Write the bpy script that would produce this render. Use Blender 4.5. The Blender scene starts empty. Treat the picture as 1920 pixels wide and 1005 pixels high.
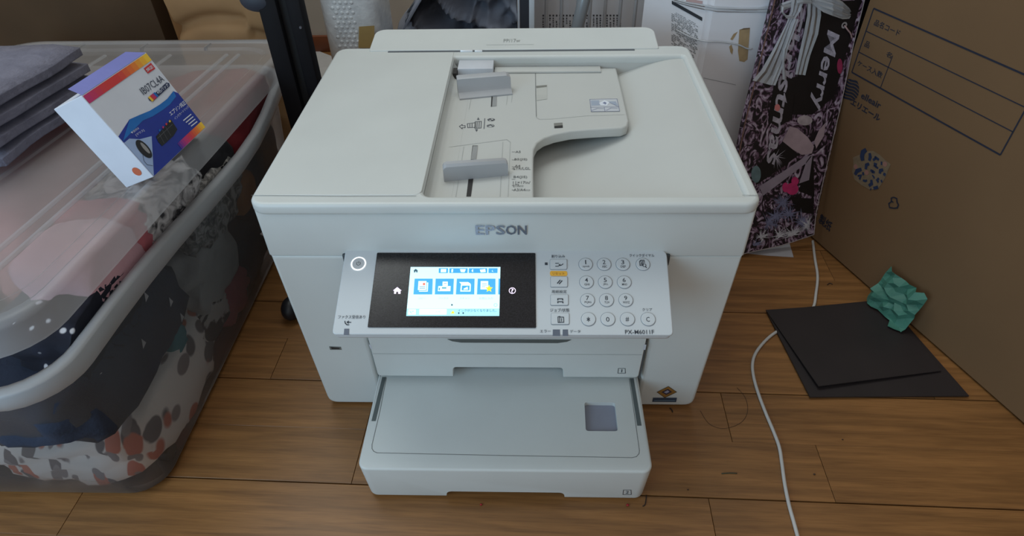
import bpy, bmesh, math, random
from mathutils import Vector, Matrix, noise
V = Vector
random.seed(7)
scene = bpy.context.scene
COL = scene.collection
PI = math.pi

# ------------------------------------------------------------------ camera
CAM = V((0.02894, -0.52065, 0.71393))
FPX = 1195.94
RT = V((0.99956127, 0.02351147, -0.01801301))
UP = V((-0.00168153, 0.65223284, 0.75801682))
FW = V((-0.02957077, 0.75765397, -0.65198622))
cd = bpy.data.cameras.new('camera')
cam = bpy.data.objects.new('camera', cd)
COL.objects.link(cam)
cd.sensor_width = 36.0
cd.lens = FPX / 1920 * 36.0
cd.clip_start = 0.02
cam.matrix_world = Matrix(((RT.x, UP.x, -FW.x, CAM.x), (RT.y, UP.y, -FW.y, CAM.y), (RT.z, UP.z, -FW.z, CAM.z), (0, 0, 0, 1)))
scene.camera = cam

# ------------------------------------------------------------------ world, light, exposure
w = bpy.data.worlds.new('room_fill_light')
scene.world = w
w.use_nodes = True
w.node_tree.nodes['Background'].inputs[0].default_value = (0.97, 0.92, 0.88, 1)
w.node_tree.nodes['Background'].inputs[1].default_value = 0.33

def area(name, loc, target, size, sizey, power, color):
    l = bpy.data.lights.new(name, 'AREA')
    l.shape = 'RECTANGLE'; l.size = size; l.size_y = sizey; l.energy = power; l.color = color
    o = bpy.data.objects.new(name, l); COL.objects.link(o)
    o.location = loc
    o.rotation_euler = (V(target) - V(loc)).to_track_quat('-Z', 'Y').to_euler()
    return o
area('window_daylight', (-0.85, -0.85, 0.66), (-0.1, 0.0, 0.28), 0.8, 0.8, 7.6, (0.50, 0.77, 1.0))
area('balcony_daylight', (-0.45, 0.9, 2.3), (0.0, 0.35, 0.2), 1.8, 1.2, 23, (0.93, 1.0, 1.0))
area('room_fill_light', (0.0, -1.3, 1.9), (0.0, 0.1, 0.2), 1.2, 1.0, 3.4, (0.92, 0.97, 1.0))  # added fill behind the camera; stands for no known window or lamp
scene.view_settings.view_transform = 'Standard'
scene.view_settings.look = 'None'
scene.view_settings.exposure = 0.0
scene.view_settings.gamma = 1.0
scene.view_settings.use_curve_mapping = False

# ------------------------------------------------------------------ helpers: pixels to real planes
def ray(u, v):
    return FW + RT * ((u - 960) / FPX) + UP * ((502.5 - v) / FPX)

class Plane:
    """a real plane in the room; at() gives the point of it seen at a photo pixel"""
    def __init__(s, p0, n):
        s.p = V(p0); s.n = V(n).normalized()
        if s.n.dot(CAM - s.p) < 0: s.n = -s.n
    def at(s, u, v, lift=0.0):
        d = ray(u, v)
        p = s.p + s.n * lift
        return CAM + d * ((p - CAM).dot(s.n) / d.dot(s.n))
def zp(z): return Plane((0, 0, z), (0, 0, 1))

# ------------------------------------------------------------------ materials
def s2l(c):
    return tuple((x / 12.92 if x <= 0.04045 else ((x + 0.055) / 1.055) ** 2.4) for x in c)
def rgb(r, g, b): return s2l((r / 255, g / 255, b / 255))
MATS = {}
def mat(name, col, rough=0.5, var=0.06, vscale=30, bump=0.0, bscale=200, metallic=0.0, spec=0.5, alpha=None, emit=0.0, stretch=(1, 1, 1), rnd=0.0):
    """principled material whose colour is varied by procedural noise"""
    if name in MATS: return MATS[name]
    m = bpy.data.materials.new(name); m.use_nodes = True
    nt = m.node_tree; N = nt.nodes; L = nt.links
    b = N['Principled BSDF']
    b.inputs['Roughness'].default_value = rough
    b.inputs['Metallic'].default_value = metallic
    b.inputs['Specular IOR Level'].default_value = spec
    tc = N.new('ShaderNodeTexCoord'); mp = N.new('ShaderNodeMapping')
    mp.inputs['Scale'].default_value = stretch
    L.new(tc.outputs['Object'], mp.inputs[0])
    nz = N.new('ShaderNodeTexNoise'); nz.inputs['Scale'].default_value = vscale; nz.inputs['Detail'].default_value = 3
    L.new(mp.outputs[0], nz.inputs['Vector'])
    r = N.new('ShaderNodeValToRGB')
    r.color_ramp.elements[0].position = 0.3; r.color_ramp.elements[1].position = 0.7
    r.color_ramp.elements[0].color = (*[max(0, c * (1 - var)) for c in col], 1)
    r.color_ramp.elements[1].color = (*[min(1, c * (1 + var)) for c in col], 1)
    L.new(nz.outputs[0], r.inputs[0])
    out = r.outputs[0]
    if rnd:
        oi = N.new('ShaderNodeObjectInfo'); hs = N.new('ShaderNodeHueSaturation'); mr = N.new('ShaderNodeMapRange')
        mr.inputs['To Min'].default_value = 1 - rnd; mr.inputs['To Max'].default_value = 1 + rnd
        L.new(oi.outputs['Random'], mr.inputs[0]); L.new(mr.outputs[0], hs.inputs['Value']); L.new(out, hs.inputs['Color']); out = hs.outputs[0]
    L.new(out, b.inputs['Base Color'])
    if emit:
        L.new(out, b.inputs['Emission Color']); b.inputs['Emission Strength'].default_value = emit
    if bump:
        n2 = N.new('ShaderNodeTexNoise'); n2.inputs['Scale'].default_value = bscale; n2.inputs['Detail'].default_value = 4
        L.new(mp.outputs[0], n2.inputs['Vector'])
        bp = N.new('ShaderNodeBump'); bp.inputs['Strength'].default_value = bump; bp.inputs['Distance'].default_value = 0.002
        L.new(n2.outputs[0], bp.inputs['Height']); L.new(bp.outputs[0], b.inputs['Normal'])
    if alpha is not None:
        b.inputs['Alpha'].default_value = alpha
    MATS[name] = m
    return m

def glow(name, col, k=1.0):
    return mat(name, col, 0.4, 0.01, 5, emit=k)

def pattern(name, stops, scale, kind='noise', stretch=(1, 1, 1), rough=0.7, distort=1.0, detail=5, bump=0.0, bscale=60):
    """printed or woven pattern: a colour ramp over procedural noise / voronoi"""
    if name in MATS: return MATS[name]
    m = bpy.data.materials.new(name); m.use_nodes = True
    nt = m.node_tree; N = nt.nodes; L = nt.links; b = N['Principled BSDF']
    b.inputs['Roughness'].default_value = rough
    tc = N.new('ShaderNodeTexCoord'); mp = N.new('ShaderNodeMapping'); mp.inputs['Scale'].default_value = stretch
    L.new(tc.outputs['Object'], mp.inputs[0])
    if kind == 'voronoi':
        t = N.new('ShaderNodeTexVoronoi'); t.inputs['Scale'].default_value = scale; src = t.outputs['Distance']
    elif kind == 'wave':
        t = N.new('ShaderNodeTexWave'); t.inputs['Scale'].default_value = scale; t.inputs['Distortion'].default_value = distort; t.inputs['Detail'].default_value = detail; src = t.outputs['Fac']
    else:
        t = N.new('ShaderNodeTexNoise'); t.inputs['Scale'].default_value = scale; t.inputs['Detail'].default_value = detail; t.inputs['Distortion'].default_value = distort; src = t.outputs[0]
    L.new(mp.outputs[0], t.inputs['Vector'])
    r = N.new('ShaderNodeValToRGB'); cr = r.color_ramp
    while len(cr.elements) < len(stops): cr.elements.new(0.5)
    for e, (p, c) in zip(cr.elements, stops): e.position = p; e.color = (*c, 1)
    L.new(src, r.inputs[0]); L.new(r.outputs[0], b.inputs['Base Color'])
    if bump:
        n2 = N.new('ShaderNodeTexNoise'); n2.inputs['Scale'].default_value = bscale; n2.inputs['Detail'].default_value = 5
        L.new(mp.outputs[0], n2.inputs['Vector'])
        bp = N.new('ShaderNodeBump'); bp.inputs['Strength'].default_value = bump; bp.inputs['Distance'].default_value = 0.004
        L.new(n2.outputs[0], bp.inputs['Height']); L.new(bp.outputs[0], b.inputs['Normal'])
    MATS[name] = m
    return m

def frosted(name, col, fac, rough=0.35):
    """cloudy translucent plastic: partly clear, partly scattering"""
    m = bpy.data.materials.new(name); m.use_nodes = True
    nt = m.node_tree; N = nt.nodes; L = nt.links
    N.remove(N['Principled BSDF']); o = N['Material Output']
    tr = N.new('ShaderNodeBsdfTransparent'); tr.inputs[0].default_value = (0.93, 0.95, 0.97, 1)
    df = N.new('ShaderNodeBsdfDiffuse'); df.inputs[0].default_value = (*col, 1)
    tl = N.new('ShaderNodeBsdfTranslucent'); tl.inputs[0].default_value = (*col, 1)
    gl = N.new('ShaderNodeBsdfGlossy'); gl.inputs['Roughness'].default_value = rough
    a = N.new('ShaderNodeMixShader'); a.inputs[0].default_value = 0.35
    b = N.new('ShaderNodeMixShader'); nz = N.new('ShaderNodeTexNoise'); nz.inputs['Scale'].default_value = 14
    mr = N.new('ShaderNodeMapRange'); mr.inputs['To Min'].default_value = fac - 0.06; mr.inputs['To Max'].default_value = fac + 0.06
    tc = N.new('ShaderNodeTexCoord'); L.new(tc.outputs['Object'], nz.inputs['Vector']); L.new(nz.outputs[0], mr.inputs[0])
    c = N.new('ShaderNodeMixShader'); fr = N.new('ShaderNodeFresnel'); fr.inputs[0].default_value = 1.35
    L.new(df.outputs[0], a.inputs[1]); L.new(tl.outputs[0], a.inputs[2])
    L.new(mr.outputs[0], b.inputs[0]); L.new(tr.outputs[0], b.inputs[1]); L.new(a.outputs[0], b.inputs[2])
    L.new(fr.outputs[0], c.inputs[0]); L.new(b.outputs[0], c.inputs[1]); L.new(gl.outputs[0], c.inputs[2])
    L.new(c.outputs[0], o.inputs[0])
    MATS[name] = m
    return m

WHITE = mat('printer_white_plastic', (0.60, 0.63, 0.615), 0.42, 0.02, 14, bump=0.03, bscale=900)
PANELW = mat('panel_white_plastic', (0.56, 0.595, 0.615), 0.38, 0.02, 14, bump=0.02, bscale=900)
CREAM = mat('tray_offwhite_plastic', (0.55, 0.565, 0.545), 0.42, 0.02, 10)
GUIDE = mat('guide_grey_plastic', (0.40, 0.41, 0.425), 0.45, 0.03, 20)
SLOT = mat('slot_dark_plastic', (0.02, 0.018, 0.018), 0.6)
RAIL = mat('rail_greengrey_plastic', (0.10, 0.12, 0.12), 0.5)
SEAM = mat('seam_shadow_grey', (0.16, 0.17, 0.17), 0.7)
FAINT = mat('faint_seam_grey', (0.42, 0.44, 0.43), 0.6)
INKG = mat('print_grey', (0.09, 0.10, 0.12), 0.6)
BLACKP = mat('black_plastic', (0.012, 0.012, 0.015), 0.45)

# ------------------------------------------------------------------ helpers: objects
ROOTLOC = {}
def tag(o, label=None, cat=None, group=None, kind=None):
    if label: o['label'] = label
    if cat: o['category'] = cat
    if group: o['group'] = group
    if kind: o['kind'] = kind
    return o
def thing(name, label, cat, loc=(0, 0, 0), group=None):
    o = bpy.data.objects.new(name, None); COL.objects.link(o)
    o.location = loc; o.empty_display_size = 0.03
    ROOTLOC[o.name] = V(loc)
    return tag(o, label, cat, group)
def link(name, me, m, parent=None, loc=None, smooth=False):
    """mesh in world coordinates -> one object; parts are stored relative to their thing"""
    o = bpy.data.objects.new(name, me); COL.objects.link(o)
    if m is not None:
        me.materials.clear()
        for x in (m if isinstance(m, (list, tuple)) else [m]): me.materials.append(x)
    if parent is not None:
        off = ROOTLOC[parent.name]; o.parent = parent; ROOTLOC[o.name] = off
        me.transform(Matrix.Translation(-off))
    else:
        if loc is None:
            xs = [v.co for v in me.vertices]
            loc = V((sum(c.x for c in xs) / len(xs), sum(c.y for c in xs) / len(xs), min(c.z for c in xs)))
        loc = V(loc); me.transform(Matrix.Translation(-loc)); o.location = loc; ROOTLOC[o.name] = loc
    if smooth:
        for p in me.polygons: p.use_smooth = True
    return o
def from_bm(name, bm, m, parent=None, loc=None, smooth=False):
    bmesh.ops.recalc_face_normals(bm, faces=bm.faces[:])
    me = bpy.data.meshes.new(name); bm.to_mesh(me); bm.free()
    return link(name, me, m, parent, loc, smooth)
def smooth_by_angle(o, deg=35):
    me = o.data
    for p in me.polygons: p.use_smooth = True
    try: me.set_sharp_from_angle(angle=math.radians(deg))
    except Exception: pass
    return o

def box(name, lo, hi, m, parent=None, bev=0.0, seg=2, mtx=None, loc=None):
    bm = bmesh.new()
    lo, hi = V(lo), V(hi)
    bmesh.ops.create_cube(bm, size=1, matrix=Matrix.Translation((lo + hi) / 2) @ Matrix.Diagonal((*(hi - lo), 1)))
    if bev: bmesh.ops.bevel(bm, geom=bm.edges[:], offset=bev, segments=seg, profile=0.5, affect='EDGES')
    if mtx is not None: bmesh.ops.transform(bm, matrix=mtx, verts=bm.verts[:])
    o = from_bm(name, bm, m, parent, loc)
    return smooth_by_angle(o) if bev else o

def rrect(x0, y0, x1, y1, r, n=5, rs=None):
    """rounded rectangle outline, radii per corner (bl, br, tr, tl)"""
    rs = rs or (r, r, r, r); pts = []
    for (cx, cy, a0), rr in zip(((x0, y0, PI), (x1, y0, 1.5 * PI), (x1, y1, 0), (x0, y1, 0.5 * PI)), rs):
        sx = 1 if cx == x0 else -1; sy = 1 if cy == y0 else -1
        if rr <= 0: pts.append((cx, cy)); continue
        for k in range(n + 1):
            a = a0 + k / n * PI / 2
            pts.append((cx + sx * rr + rr * math.cos(a), cy + sy * rr + rr * math.sin(a)))
    return pts
def round_poly(pts, radii, n=5):
    out = []
    for i, p in enumerate(pts):
        p = V((p[0], p[1])); a = V(pts[i - 1][:2]); b = V(pts[(i + 1) % len(pts)][:2])
        r = radii[i] if isinstance(radii, (list, tuple)) else radii
        if r <= 0: out.append((p.x, p.y)); continue
        u = (a - p).normalized() * min(r, (a - p).length * 0.5); w_ = (b - p).normalized() * min(r, (b - p).length * 0.5)
        for k in range(n + 1):
            t = k / n
            q = (p + u) * (1 - t) ** 2 + p * 2 * t * (1 - t) + (p + w_) * t ** 2
            out.append((q.x, q.y))
    return out
def plate_mesh(outlines, z0, z1, bev=0.0, res=2):
    """plate with holes in XY (first outline the rim), thickness z0..z1"""
    k = bpy.data.curves.new('plate', 'CURVE'); k.dimensions = '2D'; k.fill_mode = 'BOTH'
    k.extrude = max(1e-6, (z1 - z0) / 2 - bev); k.bevel_depth = bev; k.bevel_resolution = res; k.offset = -bev
    def area2(p): return sum(p[i - 1][0] * p[i][1] - p[i][0] * p[i - 1][1] for i in range(len(p)))
    for i_, pts in enumerate(outlines):
        if (area2(pts) > 0) != (i_ == 0): pts = pts[::-1]
        sp = k.splines.new('POLY'); sp.points.add(len(pts) - 1); sp.use_cyclic_u = True
        for p, xy in zip(sp.points, pts): p.co = (xy[0], xy[1], 0, 1)
    o = bpy.data.objects.new('plate', k)
    me = bpy.data.meshes.new_from_object(o)
    bpy.data.objects.remove(o); bpy.data.curves.remove(k)
    me.transform(Matrix.Translation((0, 0, (z0 + z1) / 2)))
    return me
def plate(name, outlines, z0, z1, m, parent=None, bev=0.0, mtx=None, loc=None, deg=35):
    me = plate_mesh(outlines, z0, z1, bev)
    if mtx is not None: me.transform(mtx)
    return smooth_by_angle(link(name, me, m, parent, loc), deg)
# XZ outline extruded along Y: outline x->x, y->z, thickness towards +Y
XZ = Matrix(((1, 0, 0, 0), (0, 0, 1, 0), (0, 1, 0, 0), (0, 0, 0, 1)))

def poly(name, pts, m, parent=None, thick=0.0, n=None, loc=None):
    """flat polygon in 3-D, optionally extruded back along -n"""
    bm = bmesh.new(); vs = [bm.verts.new(p) for p in pts]; f = bm.faces.new(vs)
    if thick:
        r = bmesh.ops.extrude_face_region(bm, geom=[f])
        bmesh.ops.translate(bm, verts=[g for g in r['geom'] if isinstance(g, bmesh.types.BMVert)], vec=V(n) * -thick)
    return from_bm(name, bm, m, parent, loc)
def px_poly(name, pl, pix, m, parent, lift=0.0003, thick=0.0):
    return poly(name, [pl.at(u, v, lift) for u, v in pix], m, parent, thick, pl.n)
def multi(name, pl, polys, m, parent, lift=0.0003):
    """several printed shapes of one mark in one mesh"""
    bm = bmesh.new()
    for pix in polys:
        bm.faces.new([bm.verts.new(pl.at(u, v, lift)) for u, v in pix])
    me = bpy.data.meshes.new(name); bm.to_mesh(me); bm.free()
    return link(name, me, m, parent)
def disc_pts(c, r, n, rx=1.0, ry=1.0, N=20, a0=0.0, xd=None):
    n = n.normalized(); x = (xd or V((1, 0, 0))); x = (x - n * x.dot(n)).normalized(); y = n.cross(x)
    return [c + x * (r * rx * math.cos(a0 + 2 * PI * k / N)) + y * (r * ry * math.sin(a0 + 2 * PI * k / N)) for k in range(N)]
def ring(name, c, r0, r1, n, m, parent, N=28, rx=1.0, ry=1.0, xd=None):
    bm = bmesh.new()
    a = [bm.verts.new(p) for p in disc_pts(c, r0, n, rx, ry, N, xd=xd)]; b = [bm.verts.new(p) for p in disc_pts(c, r1, n, rx, ry, N, xd=xd)]
    for k in range(N): bm.faces.new((a[k], a[(k + 1) % N], b[(k + 1) % N], b[k]))
    me = bpy.data.meshes.new(name); bm.to_mesh(me); bm.free()
    return link(name, me, m, parent)
def line_strip(bm, pl, pix, wd, lift=0.0003, closed=False):
    """printed line of real width wd along pixels on a plane"""
    P = [pl.at(u, v, lift) for u, v in pix]
    if closed: P.append(P[0])
    for a, b in zip(P, P[1:]):
        d = (b - a)
        if d.length < 1e-7: continue
        s = pl.n.cross(d).normalized() * wd / 2; e = d.normalized() * wd * 0.4
        bm.faces.new([bm.verts.new(q) for q in (a - s - e, b - s + e, b + s + e, a + s - e)])
def lines_each(name, pl, paths, wd, m, parent, lift=0.0003):
    for p in paths: lines(name, pl, [p], wd, m, parent, lift)
def lines(name, pl, paths, wd, m, parent, lift=0.0003):
    bm = bmesh.new()
    for p in paths:
        closed = p[0] == 'c'
        line_strip(bm, pl, p[1:] if closed else p, wd, lift, closed)
    me = bpy.data.meshes.new(name); bm.to_mesh(me); bm.free()
    return link(name, me, m, parent)

def text_mesh(body, bold=0.0, shear=0.0):
    c = bpy.data.curves.new('t', 'FONT'); c.body = body; c.resolution_u = 2; c.offset = bold; c.shear = shear
    o = bpy.data.objects.new('t', c)
    me = bpy.data.meshes.new_from_object(o)
    bpy.data.objects.remove(o); bpy.data.curves.remove(c)
    return me
def text(name, body, pl, bl, br, tl, m, parent, lift=0.0003, bold=0.0, shear=0.0):
    """lettering on a plane; box given by pixels of its bottom-left, bottom-right and top-left"""
    me = text_mesh(body, bold, shear)
    co = [v.co for v in me.vertices]
    x0, x1 = min(c.x for c in co), max(c.x for c in co); y0, y1 = min(c.y for c in co), max(c.y for c in co)
    a = pl.at(*bl, lift); u = pl.at(*br, lift) - a; v = pl.at(*tl, lift) - a
    v = v - u * (v.dot(u) / u.length_squared)
    for vt in me.vertices:
        vt.co = a + u * ((vt.co.x - x0) / (x1 - x0)) + v * ((vt.co.y - y0) / (y1 - y0))
    return link(name, me, m, parent)
def btext(name, body, pl, f, x0, y0, x1, y1, m, parent, lift=0.0003, bold=0.0):
    return text(name, body, pl, f(x0, y1), f(x1, y1), f(x0, y0), m, parent, lift, bold)

def tube(name, pts, r, m, parent=None, N=8, loc=None, flat=1.0, smooth_path=6, closed_ends=True):
    P = [V(p) for p in pts]
    if smooth_path:
        Q = []
        for i in range(len(P) - 1):
            p0, p1, p2, p3 = P[max(i - 1, 0)], P[i], P[i + 1], P[min(i + 2, len(P) - 1)]
            for k in range(smooth_path):
                t = k / smooth_path
                Q.append(0.5 * ((2 * p1) + (p2 - p0) * t + (2 * p0 - 5 * p1 + 4 * p2 - p3) * t * t + (3 * p1 - p0 - 3 * p2 + p3) * t ** 3))
        Q.append(P[-1]); P = Q
    bm = bmesh.new(); rings = []
    for i, p in enumerate(P):
        d = (P[min(i + 1, len(P) - 1)] - P[max(i - 1, 0)]).normalized()
        ref = V((0, 0, 1)) if abs(d.z) < 0.9 else V((0, 1, 0))
        x = d.cross(ref).normalized(); y = x.cross(d)
        rr = r[i] if isinstance(r, (list, tuple)) else r
        rings.append([bm.verts.new(p + x * (rr * math.cos(2 * PI * k / N)) + y * (rr * flat * math.sin(2 * PI * k / N))) for k in range(N)])
    for a, b in zip(rings, rings[1:]):
        for k in range(N): bm.faces.new((a[k], a[(k + 1) % N], b[(k + 1) % N], b[k]))
    if closed_ends: bm.faces.new(rings[0]); bm.faces.new(rings[-1])
    return from_bm(name, bm, m, parent, loc, True)

def grid(name, f, nu, nv, m, parent=None, thick=0.0, loc=None, smooth=True):
    """surface f(u,v) for u,v in 0..1"""
    bm = bmesh.new()
    g = [[bm.verts.new(f(i / nu, j / nv)) for j in range(nv + 1)] for i in range(nu + 1)]
    for i in range(nu):
        for j in range(nv): bm.faces.new((g[i][j], g[i + 1][j], g[i + 1][j + 1], g[i][j + 1]))
    if thick:
        bm.normal_update()
        bmesh.ops.solidify(bm, geom=bm.faces[:], thickness=thick)
    return from_bm(name, bm, m, parent, loc, smooth)

def lump(name, c, rad, m, seed, amp=0.22, freq=3.0, p=3.2, parent=None, sub=4, loc=None, rot=0.0, clampx=None, folds=0.0):
    """soft bundle of cloth: a boxy ellipsoid with creases"""
    bm = bmesh.new(); bmesh.ops.create_icosphere(bm, subdivisions=sub, radius=1)
    off = V((seed * 3.7, seed * 1.3, seed * 7.1))
    R = Matrix.Rotation(rot, 3, 'Z')
    for v in bm.verts:
        d = v.co.normalized()
        k = (abs(d.x) ** p + abs(d.y) ** p + abs(d.z) ** p) ** (-1 / p)
        n = noise.noise(d * freq + off) * amp + noise.noise(d * freq * 2.7 + off) * amp * 0.45
        if folds: n += folds * (abs(noise.noise(d * freq * 1.6 + off * 2)) - 0.25)
        q = R @ V((d.x * rad[0], d.y * rad[1], d.z * rad[2])) * (k * (1 + n))
        v.co = V(c) + q
        if clampx is not None and v.co.x > clampx(v.co): v.co.x = clampx(v.co)
    return from_bm(name, bm, m, parent, loc, True)

# ================================================================== SETTING
ROT = -0.029
def wood_material():
    m = bpy.data.materials.new('oak_floor_board'); m.use_nodes = True
    nt = m.node_tree; N = nt.nodes; L = nt.links; b = N['Principled BSDF']
    tc = N.new('ShaderNodeTexCoord'); oi = N.new('ShaderNodeObjectInfo')
    ad = N.new('ShaderNodeVectorMath'); ad.operation = 'MULTIPLY_ADD'
    cb = N.new('ShaderNodeCombineXYZ')
    for k in range(3): L.new(oi.outputs['Random'], cb.inputs[k])
    ad.inputs[1].default_value = (13.1, 7.7, 3.3)
    L.new(cb.outputs[0], ad.inputs[0]); L.new(tc.outputs['Object'], ad.inputs[2])
    mp = N.new('ShaderNodeMapping'); mp.inputs['Scale'].default_value = (1.6, 26, 10); L.new(ad.outputs[0], mp.inputs[0])
    n1 = N.new('ShaderNodeTexNoise'); n1.inputs['Scale'].default_value = 4; n1.inputs['Detail'].default_value = 6; n1.inputs['Distortion'].default_value = 0.6
    L.new(mp.outputs[0], n1.inputs['Vector'])
    mp2 = N.new('ShaderNodeMapping'); mp2.inputs['Scale'].default_value = (6, 190, 30); L.new(ad.outputs[0], mp2.inputs[0])
    n2 = N.new('ShaderNodeTexNoise'); n2.inputs['Scale'].default_value = 4; n2.inputs['Detail'].default_value = 3; L.new(mp2.outputs[0], n2.inputs['Vector'])
    r = N.new('ShaderNodeValToRGB'); e = r.color_ramp.elements
    e[0].position = 0.3; e[0].color = (*rgb(116, 79, 43), 1); e[1].position = 0.72; e[1].color = (*rgb(152, 106, 60), 1)
    L.new(n1.outputs[0], r.inputs[0])
    mx = N.new('ShaderNodeMixRGB'); mx.blend_type = 'MULTIPLY'; mx.inputs[0].default_value = 0.38
    r2 = N.new('ShaderNodeValToRGB'); r2.color_ramp.elements[0].position = 0.38; r2.color_ramp.elements[0].color = (0.62, 0.55, 0.5, 1); r2.color_ramp.elements[1].position = 0.5; r2.color_ramp.elements[1].color = (1, 1, 1, 1)
    L.new(n2.outputs[0], r2.inputs[0]); L.new(r.outputs[0], mx.inputs[1]); L.new(r2.outputs[0], mx.inputs[2])
    hs = N.new('ShaderNodeHueSaturation'); mr = N.new('ShaderNodeMapRange'); mr.inputs['To Min'].default_value = 0.93; mr.inputs['To Max'].default_value = 1.07
    L.new(oi.outputs['Random'], mr.inputs[0]); L.new(mr.outputs[0], hs.inputs['Value']); L.new(mx.outputs[0], hs.inputs['Color'])
    L.new(hs.outputs[0], b.inputs['Base Color'])
    b.inputs['Roughness'].default_value = 0.42
    bp = N.new('ShaderNodeBump'); bp.inputs['Strength'].default_value = 0.06; bp.inputs['Distance'].default_value = 0.001
    L.new(n2.outputs[0], bp.inputs['Height']); L.new(bp.outputs[0], b.inputs['Normal'])
    return m
WOOD = wood_material()
FLOORX0, FLOORX1, FLOORY0, FLOORY1 = -1.75, 1.75, -1.0, 1.34
fl = box('floor', (FLOORX0, FLOORY0, -0.03), (FLOORX1, FLOORY1, -0.012), mat('floor_groove_dark', (0.03, 0.018, 0.01), 0.9), loc=(0, 0, 0))
tag(fl, 'brown oak plank floor under the printer', 'floor', kind='structure')
fl.rotation_euler.z = ROT
ROW0 = 0.053; STRIP = 0.08
# known joints (strip index counted from ROW0 downwards: 0 = first strip below ROW0)
KNOWN = {0: [-0.19, 0.291], 1: [-0.19, 0.396], 2: [0.246, -0.52], 3: [0.246, -0.4], -1: [-0.348, 0.16], -2: [-0.02, 0.42]}
plank_meshes = {}
def plank_mesh(L_):
    key = round(L_, 3)
    if key not in plank_meshes:
        bm = bmesh.new(); wd = STRIP - 0.0010
        bmesh.ops.create_cube(bm, size=1, matrix=Matrix.Diagonal((L_ - 0.0007, wd, 0.012, 1)) @ Matrix.Translation((0, 0, -0.5)))
        top = [e for e in bm.edges if all(v.co.z > -0.001 for v in e.verts)]
        bmesh.ops.bevel(bm, geom=top, offset=0.0003, segments=1, affect='EDGES')
        me = bpy.data.meshes.new('plank'); bm.to_mesh(me); bm.free(); me.materials.append(WOOD); plank_meshes[key] = me
    return plank_meshes[key]
rr = random.Random(3)
for s in range(-16, 13):
    y1 = ROW0 - STRIP * s; yc = y1 - STRIP / 2
    # a slightly wider joint between full boards (every second strip)
    yc += 0.00045 if s % 2 else -0.00045
    if yc > FLOORY1 or yc < FLOORY0: continue
    known = sorted(KNOWN.get(s, [rr.uniform(-0.3, 0.3)]))
    xs = list(known)
    while xs[0] > FLOORX0 + 0.15: xs.insert(0, xs[0] - rr.choice((0.42, 0.455, 0.49)))
    while xs[-1] < FLOORX1 - 0.15: xs.append(xs[-1] + rr.choice((0.42, 0.455, 0.49)))
    for a, b in zip(xs, xs[1:]):
        o = bpy.data.objects.new('plank', plank_mesh(b - a)); COL.objects.link(o)
        o.parent = fl; o.location = ((a + b) / 2, yc, 0.0)
WALLM = mat('wall_greige_paper', rgb(196, 192, 182), 0.8, 0.03, 20, bump=0.1, bscale=300)
wb = box('wall_back', (-2.6, 1.27, -0.012), (1.75, 1.33, 2.4), WALLM, loc=(0, 1.3, 0)); tag(wb, 'pale greige wall behind the clutter', 'wall', kind='structure')
wr = box('wall_right', (1.40, -1.0, -0.012), (1.46, 1.27, 2.4), WALLM, loc=(1.43, 0.2, 0)); tag(wr, 'pale greige wall beyond the brown carton', 'wall', kind='structure')
bb = box('baseboard_back', (-2.6, 1.258, 0.0005), (1.40, 1.27, 0.045), mat('baseboard_brown_wood', rgb(120, 68, 42), 0.5, 0.1, 12, stretch=(1, 8, 8)), loc=(0, 1.264, 0), bev=0.002)
tag(bb, 'reddish brown wooden baseboard along the wall', 'baseboard', kind='structure')

# ================================================================== PRINTER
PR = thing('printer', 'white office multifunction printer with tilted touch panel and pulled-out lower cassette', 'printer', (0, 0.19, 0))
LEAN = 0.0388
ZT = 0.349
def front_extrude(name, outline, y0, y1, m, bev=0.004, lean=LEAN, zref=0.335, parent=PR):
    """XZ outline (may be notched) extruded along Y with rounded edges and a leaning front"""
    me = plate_mesh([outline], y0, y1, bev, 3)
    me.transform(XZ); me.flip_normals()
    for v in me.vertices:
        k = max(0.0, min(1.0, (y1 - v.co.y) / (y1 - y0)))
        v.co.y += (zref - v.co.z) * lean * k
    return smooth_by_angle(link(name, me, m, parent), 40)
X = 0.2565
def xo(z): return X - (0.335 - z) * 0.0225
NW = 0.1725
lower = round_poly([(-xo(0.2762), 0.2762), (-xo(0.003), 0.003), (-NW, 0.003), (-NW, 0.152), (NW, 0.152), (NW, 0.003), (xo(0.003), 0.003), (xo(0.2762), 0.2762)],
                   [0, 0.014, 0, 0, 0, 0, 0.014, 0])
front_extrude('lower_casing', lower, 0.006, 0.392, WHITE, 0.0045)
plate('upper_casing', [rrect(-X + 0.0006, 0.0072, X - 0.0006, 0.392, 0.004), rrect(-0.249, 0.0145, 0.249, 0.384, 0.002)], 0.277, 0.3365, WHITE, PR, bev=0.0006)
box('inner_chassis', (-0.2495, 0.035, 0.10), (0.2495, 0.388, 0.296), SLOT, PR)
box('back_plate', (-0.245, 0.388, 0.01), (0.245, 0.4, 0.33), WHITE, PR)
FP = Plane((0, 0.006, 0.335), (0, -1, -LEAN))

# ---- lid
HOLE = rrect(-0.0815, 0.0155, 0.2440, 0.3665, 0.006, rs=(0.010, 0.004, 0.004, 0.004))
plate('scanner_lid', [rrect(-0.2578, 0.0, 0.2578, 0.4032, 0.017), HOLE], 0.3352, ZT, WHITE, PR, bev=0.0042, deg=30)
plate('document_feeder_cover', [rrect(-0.2545, 0.0163, -0.0828, 0.3835, 0.004, rs=(0.002, 0.009, 0.002, 0.002))], 0.340, ZT + 0.0006, WHITE, PR, bev=0.0009)
T = zp(ZT)
lines_each('lid_seam', T, [[(472, 366), (640, 367.5), (780, 367)], [(1392, 366), (1426, 366)]], 0.0006, SEAM, PR, 0.0007)
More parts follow.
